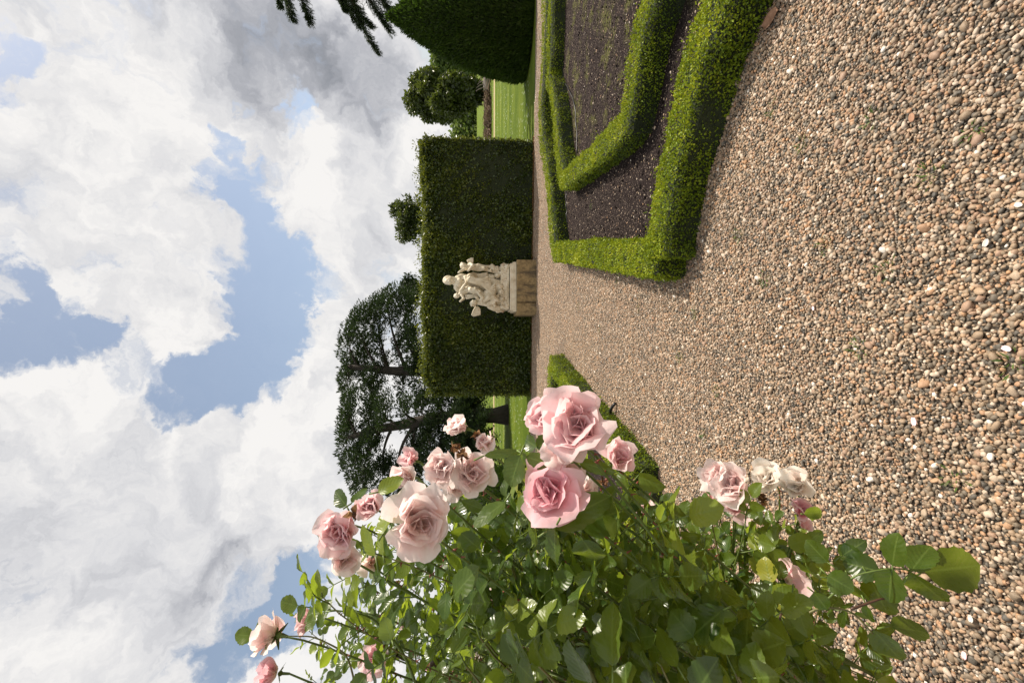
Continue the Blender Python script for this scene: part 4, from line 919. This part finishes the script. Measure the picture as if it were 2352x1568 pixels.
            ruff = 1.5*ruf*Wd*(np.sin(3.1*W_+r.uniform(0, 6))*S2**2+.5*np.sin(7*W_+r.uniform(0, 6))*S2**4); dsp = cup*Wd*W_**2*(.25+.75*S2)+ruff
            rad = rad-np.cos(aa)*dsp; hz = hz+np.sin(aa)*dsp-R*.25-flop*R*t*S2**2*.3; tg = W_*hw
            er = math.cos(phi)*X+math.sin(phi)*Y; et = -math.sin(phi)*X+math.cos(phi)*Y
            V = ce+rad[..., None]*er+tg[..., None]*et+hz[..., None]*axis
            base = inner*(1-t)+outer*t; m_ = np.clip((S2-.55)/.45, 0, 1)[..., None]*.75; m_ = np.maximum(m_, (np.abs(W_)**4*.55)[..., None]); C = base*(1-m_)+edge*m_
            bs_ = np.clip((.28-S2)/.28, 0, 1)[..., None]; C = C*(1-bs_)+np.array([.93, .80, .66])*bs_
            Vs.append(V.reshape(-1, 3)); Fs.append(Fp+k0); Cs.append(C.reshape(-1, 3)*r.uniform(.93, 1.05)); k0 += ns*nw
        o = mesh(name, np.concatenate(Vs), np.concatenate(Fs), M_petal, s.root, {'col': np.concatenate(Cs)}, True)
        if label: o['label'] = label
        # hip and sepals
        m = MB(); h = c-axis*R*.32; m.ball(h-axis*R*.10, R*.13, C=GREEN, nu=8, nv=6); 
        m.tube([h, h-axis*R*.55], [.0022, .0016], 6, GREEN)
        for q in range(5):
            a_ = q*1.257+.3; d_ = math.cos(a_)*X+math.sin(a_)*Y; e1 = h+d_*R*.22-axis*R*(.0+.1*sepal); e2 = h+d_*R*(.50 if sepal else .34)-axis*R*(.22 if sepal else -.02); sd = np.cross(d_, axis)*R*.10
            m.add([h-sd*.8, h+sd*.8, e1+sd, e1-sd, e2+sd*.2, e2-sd*.2], [[0, 1, 2, 3], [3, 2, 4, 5]], GREEN*.8)
        m.build('calyx', M_stem, o)
        return h-axis*R*.55
    def withered(s, c, R, seed):
        r = np.random.default_rng(seed); m = MB()
        for k in range(14):
            d = nrm(r.normal(size=3)); sd = nrm(np.cross(d, r.normal(size=3))); b = np.asarray(c)+d*R*.15; col = np.array([[.34, .15, .05], [.48, .27, .13], [.16, .07, .03]][r.integers(0, 3)])
            P = [b+sd*R*.2, b-sd*R*.2, b+d*R*.6-sd*R*.38+r.normal(0, R*.12, 3), b+d*R*.6+sd*R*.38+r.normal(0, R*.12, 3), b+d*R+r.normal(0, R*.2, 3)]
            m.add(P, [[0, 1, 2, 3], [3, 2, 4]], col)
        m.ball(c, R*.3, C=BROWN); o = m.build('withered_bloom', M_with, s.root); o['label'] = 'withered brown bloom'
    def finish(s):
        def covers_bed(q):      # no leaves reach out over the left box hedge
            v_ = np.asarray(q)-EYE; d_ = v_@FW; x_ = 1176-F_PX*(v_@UPV)/d_; y_ = 784-F_PX*(v_@RT)/d_
            return 1435 < x_ < 1640 and y_ < 1105
        s.lf = [q for q in s.lf if not covers_bed(q[0]+nrm(q[1])*q[3]*.6)]
        s.st.build('stems', M_stem, s.root, True); V, F_, C = leaflets(s.lf); mesh('leaves', V, F_, M_leaf, s.root, {'var': C}, True)
PALE = ((.98, .64, .63), (.98, .83, .81), (.98, .93, .91)); PINK = ((.97, .50, .54), (.98, .71, .73), (.98, .87, .87)); DEEP = ((.96, .42, .50), (.97, .60, .66), (.98, .80, .83))
CREAM = ((.96, .84, .74), (.97, .90, .82), (.98, .95, .90)); SHADE = PINK
bush = Bush('rose_bush', 'tall pink rose bush filling the left foreground with big open blooms', (-1.15, 1.0, 0), 4)
def toward(p, dx=0, dz=0, back=0): return nrm(CAMV(p)*(1-2*back)+np.array([dx, 0, dz]))
# (px, py, depth, radius px, palette, axis x/z offset, open, seed, options)
BL = [(1322, 982, .40, 90, PINK, .3, .0, .95, 1, {'n': 28}), (1255, 955, .425, 58, PINK, .2, .6, .8, 2, {}), (1300, 1035, .43, 52, PALE, .1, -.2, 1.0, 60, {'n': 16}), (1418, 1050, .47, 52, PINK, .5, -.5, .95, 3, {'n': 16}), (1290, 1055, .47, 55, PALE, -.2, -.2, 1.0, 27, {'n': 14}),
      (1255, 1128, .43, 82, DEEP, .1, .3, .95, 4, {}), (1345, 1130, .50, 38, PALE, .3, -.7, .4, 5, {'n': 12}), (960, 1205, .45, 82, PALE, -.1, -.15, 1.05, 6, {}),
      (1085, 1085, .50, 56, PALE, .3, -.2, .85, 7, {}), (1018, 1068, .50, 50, PALE, .1, .5, .8, 8, {}), (1058, 982, .50, 42, PALE, .2, .9, .30, 9, {'n': 13}), (1113, 1020, .50, 38, PALE, .3, .1, .30, 10, {'n': 13}), (1050, 1105, .53, 48, PALE, .0, -.3, .9, 28, {'n': 16}),
      (935, 1100, .52, 46, PALE, -.1, .6, .55, 11, {'n': 16}), (945, 1055, .55, 34, PINK, .3, .9, .6, 12, {'n': 15}), (780, 1222, .52, 62, PINK, -.3, .5, .95, 13, {}), (790, 1285, .52, 44, PALE, -.4, -.2, 1.0, 29, {'n': 16}), (852, 1162, .54, 42, PINK, .3, .5, .7, 14, {}),
      (622, 1455, .62, 55, PALE, .2, .75, 1.0, 15, {'back': .75, 'sepal': True, 'n': 14}), (708, 1425, .64, 40, PINK, -.1, .9, .55, 16, {'back': .35, 'sepal': True}), (624, 1545, .60, 44, DEEP, .1, 1.0, .55, 17, {'back': .4, 'sepal': True}),
      (1138, 1350, .85, 22, PALE, .1, .9, .4, 18, {'n': 12}), (1108, 1378, .88, 26, DEEP, 0, .5, .8, 19, {}), (865, 1510, .80, 40, PINK, -.2, .4, 1.0, 20, {}), (935, 1430, .95, 20, PINK, .1, .5, .8, 21, {}),
      (1170, 1175, .75, 24, PALE, .2, 0, .9, 31, {'n': 14}), (1482, 1165, .95, 34, PALE, .3, .2, .9, 23, {}), (1580, 1325, .9, 16, PINK, .1, .4, .7, 24, {'n': 12}), (850, 1290, .6, 30, PALE, 0, -.3, 1.0, 32, {'n': 12}), (1085, 1515, .8, 20, PALE, 0, .2, .8, 33, {'n': 12}), (985, 1525, .9, 16, DEEP, 0, .2, .8, 34, {'n': 12})]
def root_for(p, r):
    y = max(.75, p[1]+r.uniform(-.05, .25)); return np.array([-.86*y-r.uniform(.12, .35), y, 0.0])
def build_blooms(b, lst, root=root_for):
    for x, y, d, rp, pal, dx, dz, op, sd, kw in lst:
        c = at(x, y, d); kw = dict(kw); back = kw.pop('back', 0); R = rp*d/1000
        e = b.bloom(c, toward(c, dx, dz, back), R, pal, op, seed=sd, **kw)
        b.cane(root(e, b.r), e, r0=.0032, leaf=.030, dens=.62, start=.42, end=.86, lift=(-.12*b.r.uniform(.3, 1), b.r.uniform(-.02, .10), -.10))
bush.thin = (1430, .40)
build_blooms(bush, BL)
for x, y, d, rp, sd in [(1048, 1028, .49, 14, 1), (1095, 998, .50, 11, 2), (1062, 1045, .49, 14, 3), (812, 1178, .51, 16, 4), (742, 1212, .52, 7, 5), (1385, 1110, .5, 12, 6)]: bush.withered(at(x, y, d), rp*d/1000, sd)
# hips and buds
for x, y, d in [(900, 1500, .7), (1000, 1528, .72), (1290, 1330, .6), (1520, 1290, .7)]:
    bush.st.ball(at(x, y, d), .010, C=BROWN*.7); bush.st.tube([at(x, y, d), at(x+40, y+20, d)], .0014, 5, BROWN)
# leafy canes: tips all through the bush
def ymin(x): return float(np.interp(x, [690, 720, 770, 850, 950, 1050, 1150, 1250, 1350, 1450, 1520, 1620, 1700], [1420, 1340, 1270, 1200, 1180, 1160, 1165, 1175, 1165, 1155, 1140, 1160, 1220]))
r_ = np.random.default_rng(17)
for k in range(80):
    x = r_.uniform(700, 1640); y = ymin(x)+abs(r_.normal(0, 1))*150+10+(75 if x > 1340 else 0); d = r_.uniform(.52, 1.35)
    if x > 1450 and r_.random() < .55: continue
    if x > 1380: d = r_.uniform(.75, 1.35)
    if x < 960 and r_.random() < .45: continue
    p = at(x, min(y, 1640), d); bush.cane(root_for(p, r_), p, r0=r_.uniform(.0015, .003), leaf=r_.uniform(.019, .030), dens=1.05, start=.52, col=GREEN if r_.random() < .7 else OLIVE, lift=(-.10*r_.uniform(.2, 1.2), r_.uniform(-.05, .08), -.12))
# leaves placed one by one (base px, tip px, width px, depth, tone)
HERO = [((1407, 1530), (1400, 1380), 96, .40, .55), ((1352, 1568), (1300, 1478), 62, .43, .3), ((1440, 1600), (1432, 1520), 90, .42, .3), ((1592, 1462), (1540, 1402), 74, .45, .45), ((1660, 1400), (1574, 1470), 70, .45, .25), ((1556, 1530), (1505, 1440), 44, .46, .75), ((1600, 1590), (1650, 1510), 70, .45, .3),
        ((1268, 1212), (1405, 1130), 82, .41, .12), ((1330, 1205), (1430, 1170), 84, .44, .1), ((1275, 1212), (1270, 1300), 52, .40, .4), ((1340, 1240), (1370, 1290), 80, .44, .2), ((1232, 1195), (1225, 1250), 52, .42, .65), ((1195, 1045), (1170, 1118), 62, .44, .35), ((1210, 1048), (1275, 1072), 34, .44, .4),
        ((1112, 1046), (1200, 1036), 20, .46, .5), ((1160, 1152), (1085, 1205), 46, .44, .5), ((1330, 1060), (1415, 1085), 30, .45, .35), ((880, 1225), (895, 1160), 60, .44, .95), ((862, 1275), (828, 1205), 38, .44, .95), ((880, 1275), (868, 1210), 24, .45, .9), ((868, 1130), (925, 1096), 40, .46, .9),
        ((795, 1160), (765, 1125), 36, .55, .2), ((808, 1155), (842, 1118), 26, .55, .3), ((1040, 1372), (1095, 1300), 58, .46, .55), ((1026, 1360), (1018, 1425), 36, .46, .45), ((1100, 1258), (1058, 1225), 44, .50, .2), ((738, 1360), (725, 1310), 26, .52, .8), ((900, 1470), (880, 1415), 48, .5, .85),
        ((985, 1225), (1010, 1185), 36, .55, .25), ((960, 1245), (905, 1330), 50, .55, .8), ((1110, 1170), (1060, 1150), 26, .52, .3), ((1120, 1470), (1155, 1400), 54, .48, .3), ((1180, 1420), (1240, 1455), 50, .5, .35), ((1215, 1530), (1180, 1460), 56, .48, .3), ((1040, 1500), (1080, 1440), 44, .5, .4), ((1290, 1440), (1245, 1400), 40, .55, .35),
        ((1255, 1372), (1290, 1400), 44, .52, .5), ((1390, 1330), (1440, 1350), 50, .5, .1), ((1700, 1520), (1750, 1480), 56, .5, .2), ((1730, 1440), (1780, 1500), 50, .5, .2), ((1640, 1330), (1700, 1400), 60, .52, .15), ((1500, 1560), (1470, 1500), 50, .48, .5), ((1760, 1568), (1800, 1500), 50, .5, .25)]
SPRIG = [((2050, 1298), (2058, 1226), 52, .52, .45), ((2093, 1310), (2139, 1247), 58, .52, .5), ((2050, 1306), (2037, 1384), 62, .52, .3), ((2093, 1314), (2168, 1389), 68, .52, .3), ((2122, 1312), (2262, 1298), 90, .53, .15), ((2020, 1312), (1935, 1290), 62, .54, .2), ((1900, 1320), (1962, 1357), 52, .54, .5),
         ((1884, 1325), (1828, 1293), 34, .54, .5), ((1820, 1360), (1852, 1467), 54, .52, .6), ((2045, 1437), (2136, 1451), 48, .53, .3), ((2007, 1445), (2072, 1522), 58, .53, .45), ((2000, 1330), (2040, 1420), 64, .55, .08), ((1870, 1360), (1900, 1400), 40, .55, .3), ((1950, 1330), (1990, 1380), 44, .55, .7), ((1940, 1410), (1925, 1440), 22, .55, .3), ((1990, 1390), (2000, 1430), 24, .55, .5),
         ((1780, 1385), (1830, 1345), 40, .53, .7), ((1900, 1290), (1850, 1240), 44, .57, .35), ((1935, 1275), (1990, 1240), 36, .57, .1), ((1846, 1180), (1896, 1174), 26, .6, .45), ((1985, 1300), (1925, 1250), 50, .56, .2)]
def hero(b, lst):
    for (x0, y0), (x1, y1), w, d, tone in lst:
        p = at(x0, y0, d); q = at(x1, y1, d+b.r.uniform(-.02, .03)); L = np.linalg.norm(q-p); up = nrm(CAMV(p)*.8+np.array([.1, 0, .75])+b.r.normal(0, .15, 3))
        b.lf.append((p, q-p, up, L, w*d/2000*1.05, b.r.uniform(.1, .35), b.r.uniform(.0, .12), tone)); e = p-(q-p)*.25+b.r.normal(0, .003, 3); b.st.tube([p, (p+e)/2, e], [.0008, .001, .0011], 5, GREEN*1.2)
hero(bush, HERO)
for k in range(24):
    x = r_.uniform(980, 1740); y = r_.uniform(1380, 1600); d = r_.uniform(.44, .60); p = at(x, y+40, d)
    dd = nrm(np.array([.7, -.25, .25])+r_.normal(0, .5, 3)); bush.compound(p, dd, nrm(CAMV(p)*.55+np.array([.1, 0, .9])+r_.normal(0, .2, 3)), r_.uniform(.026, .036), 5, float(r_.choice([.1, .25, .4, .55, .8])))
    bush.st.tube(bez(p+np.array([-.25, .15, -.25]), p+np.array([-.12, .05, -.05]), p, n=8), np.linspace(.0022, .0012, 8), 5, OLIVE)
# some thick bare stems seen in front
for pts, rr, c in [([(1400, 1640, .5), (1330, 1480, .55), (1180, 1330, .6), (1165, 1230, .62)], .003, OLIVE), ([(980, 1640, .62), (930, 1500, .6), (850, 1410, .6), (760, 1400, .6)], .0024, GREEN),
                   ([(830, 1640, .62), (800, 1500, .62), (720, 1460, .62), (655, 1460, .62)], .0016, OLIVE), ([(1250, 1640, .7), (1240, 1520, .7), (1235, 1400, .7)], .004, BROWN), ([(1090, 1640, .8), (1150, 1500, .8), (1250, 1330, .8)], .003, BROWN),
                   ([(900, 1640, .6), (1000, 1560, .6), (1130, 1600, .6), (1300, 1568, .6)], .003, BROWN), ([(1750, 1640, .8), (1660, 1500, .8), (1655, 1300, .8), (1635, 1200, .8)], .0028, OLIVE)]:
    P = np.array([at(*q) for q in pts]); t = np.linspace(0, len(P)-1, 24); Q = np.stack([np.interp(t, range(len(P)), P[:, i]) for i in range(3)], 1)
    for _ in range(3): Q[1:-1] = (Q[:-2]+Q[1:-1]+Q[2:])/3
    bush.st.tube(Q, np.linspace(rr, rr*.45, len(Q)), 7, c); bush.compound(Q[-1], Q[-1]-Q[-3], np.array([.1, -.4, .9]), .026)
bush.finish()

low = Bush('rose_bush', 'lower rose branch spreading over the gravel with pale cream blooms', (-1.35, 1.25, 0), 9)
BL2 = [(1682, 1118, .72, 54, PALE, .3, .5, .9, 41, {}), (1645, 1092, .74, 40, PALE, .2, .9, .8, 42, {}), (1690, 1165, .76, 34, PINK, .2, -.2, 1.0, 43, {'n': 14}), (1768, 1100, .70, 50, CREAM, .3, .5, .6, 44, {'n': 18}), (1826, 1120, .70, 48, CREAM, .5, .2, .75, 45, {'n': 18}), (1840, 1172, .70, 34, DEEP, .4, -.3, .6, 46, {'n': 14}), (1845, 1205, .71, 24, PINK, .4, -.8, .8, 47, {'n': 10}),
       (1815, 1335, .66, 50, PINK, .2, -.9, 1.0, 48, {'back': .6, 'sepal': True, 'n': 16}), (1590, 1165, .95, 24, PALE, .2, .3, .9, 49, {'n': 12}), (1625, 1140, 1.0, 20, PINK, .2, .3, .9, 50, {'n': 12})]
def root_low(p, r): return np.array([-1.45+r.uniform(-.15, .15), 1.35+r.uniform(-.15, .15), .0])
low.thin = (1500, .3)
build_blooms(low, BL2, root_low)
low.withered(at(1742, 1135, .71), .010, 7); low.withered(at(1752, 1150, .71), .009, 8)
for k in range(11):
    x = r_.uniform(1480, 1900); y = float(np.interp(x, [1480, 1560, 1700, 1850, 1900], [1185, 1170, 1165, 1200, 1260]))+abs(r_.normal(0, 1))*140+15; d = r_.uniform(.68, 1.05); p = at(x, min(y, 1600), d)
    low.cane(root_low(p, r_), p, r0=r_.uniform(.0018, .003), leaf=r_.uniform(.024, .032), dens=.62, start=.62, col=GREEN if r_.random() < .6 else OLIVE, lift=(-.16*r_.uniform(.4, 1.2), r_.uniform(0, .1), -.04))
hero(low, SPRIG)
for pts, rr, c in [([(1700, 1640, .62), (1780, 1480, .58), (1864, 1393, .55), (1955, 1398, .54), (2005, 1455, .53)], .0020, OLIVE), ([(1955, 1398, .54), (2020, 1375, .54), (2060, 1370, .54)], .0016, BROWN), ([(1880, 1395, .55), (1960, 1320, .53), (2050, 1303, .52), (2122, 1314, .525)], .0013, GREEN), ([(1760, 1640, .6), (1790, 1420, .6), (1812, 1350, .65)], .002, BROWN)]:
    P = np.array([at(*q) for q in pts]); t = np.linspace(0, len(P)-1, 20); Q = np.stack([np.interp(t, range(len(P)), P[:, i]) for i in range(3)], 1)
    for _ in range(2): Q[1:-1] = (Q[:-2]+Q[1:-1]+Q[2:])/3
    low.st.tube(Q, np.linspace(rr, rr*.5, len(Q)), 7, c)
low.finish()
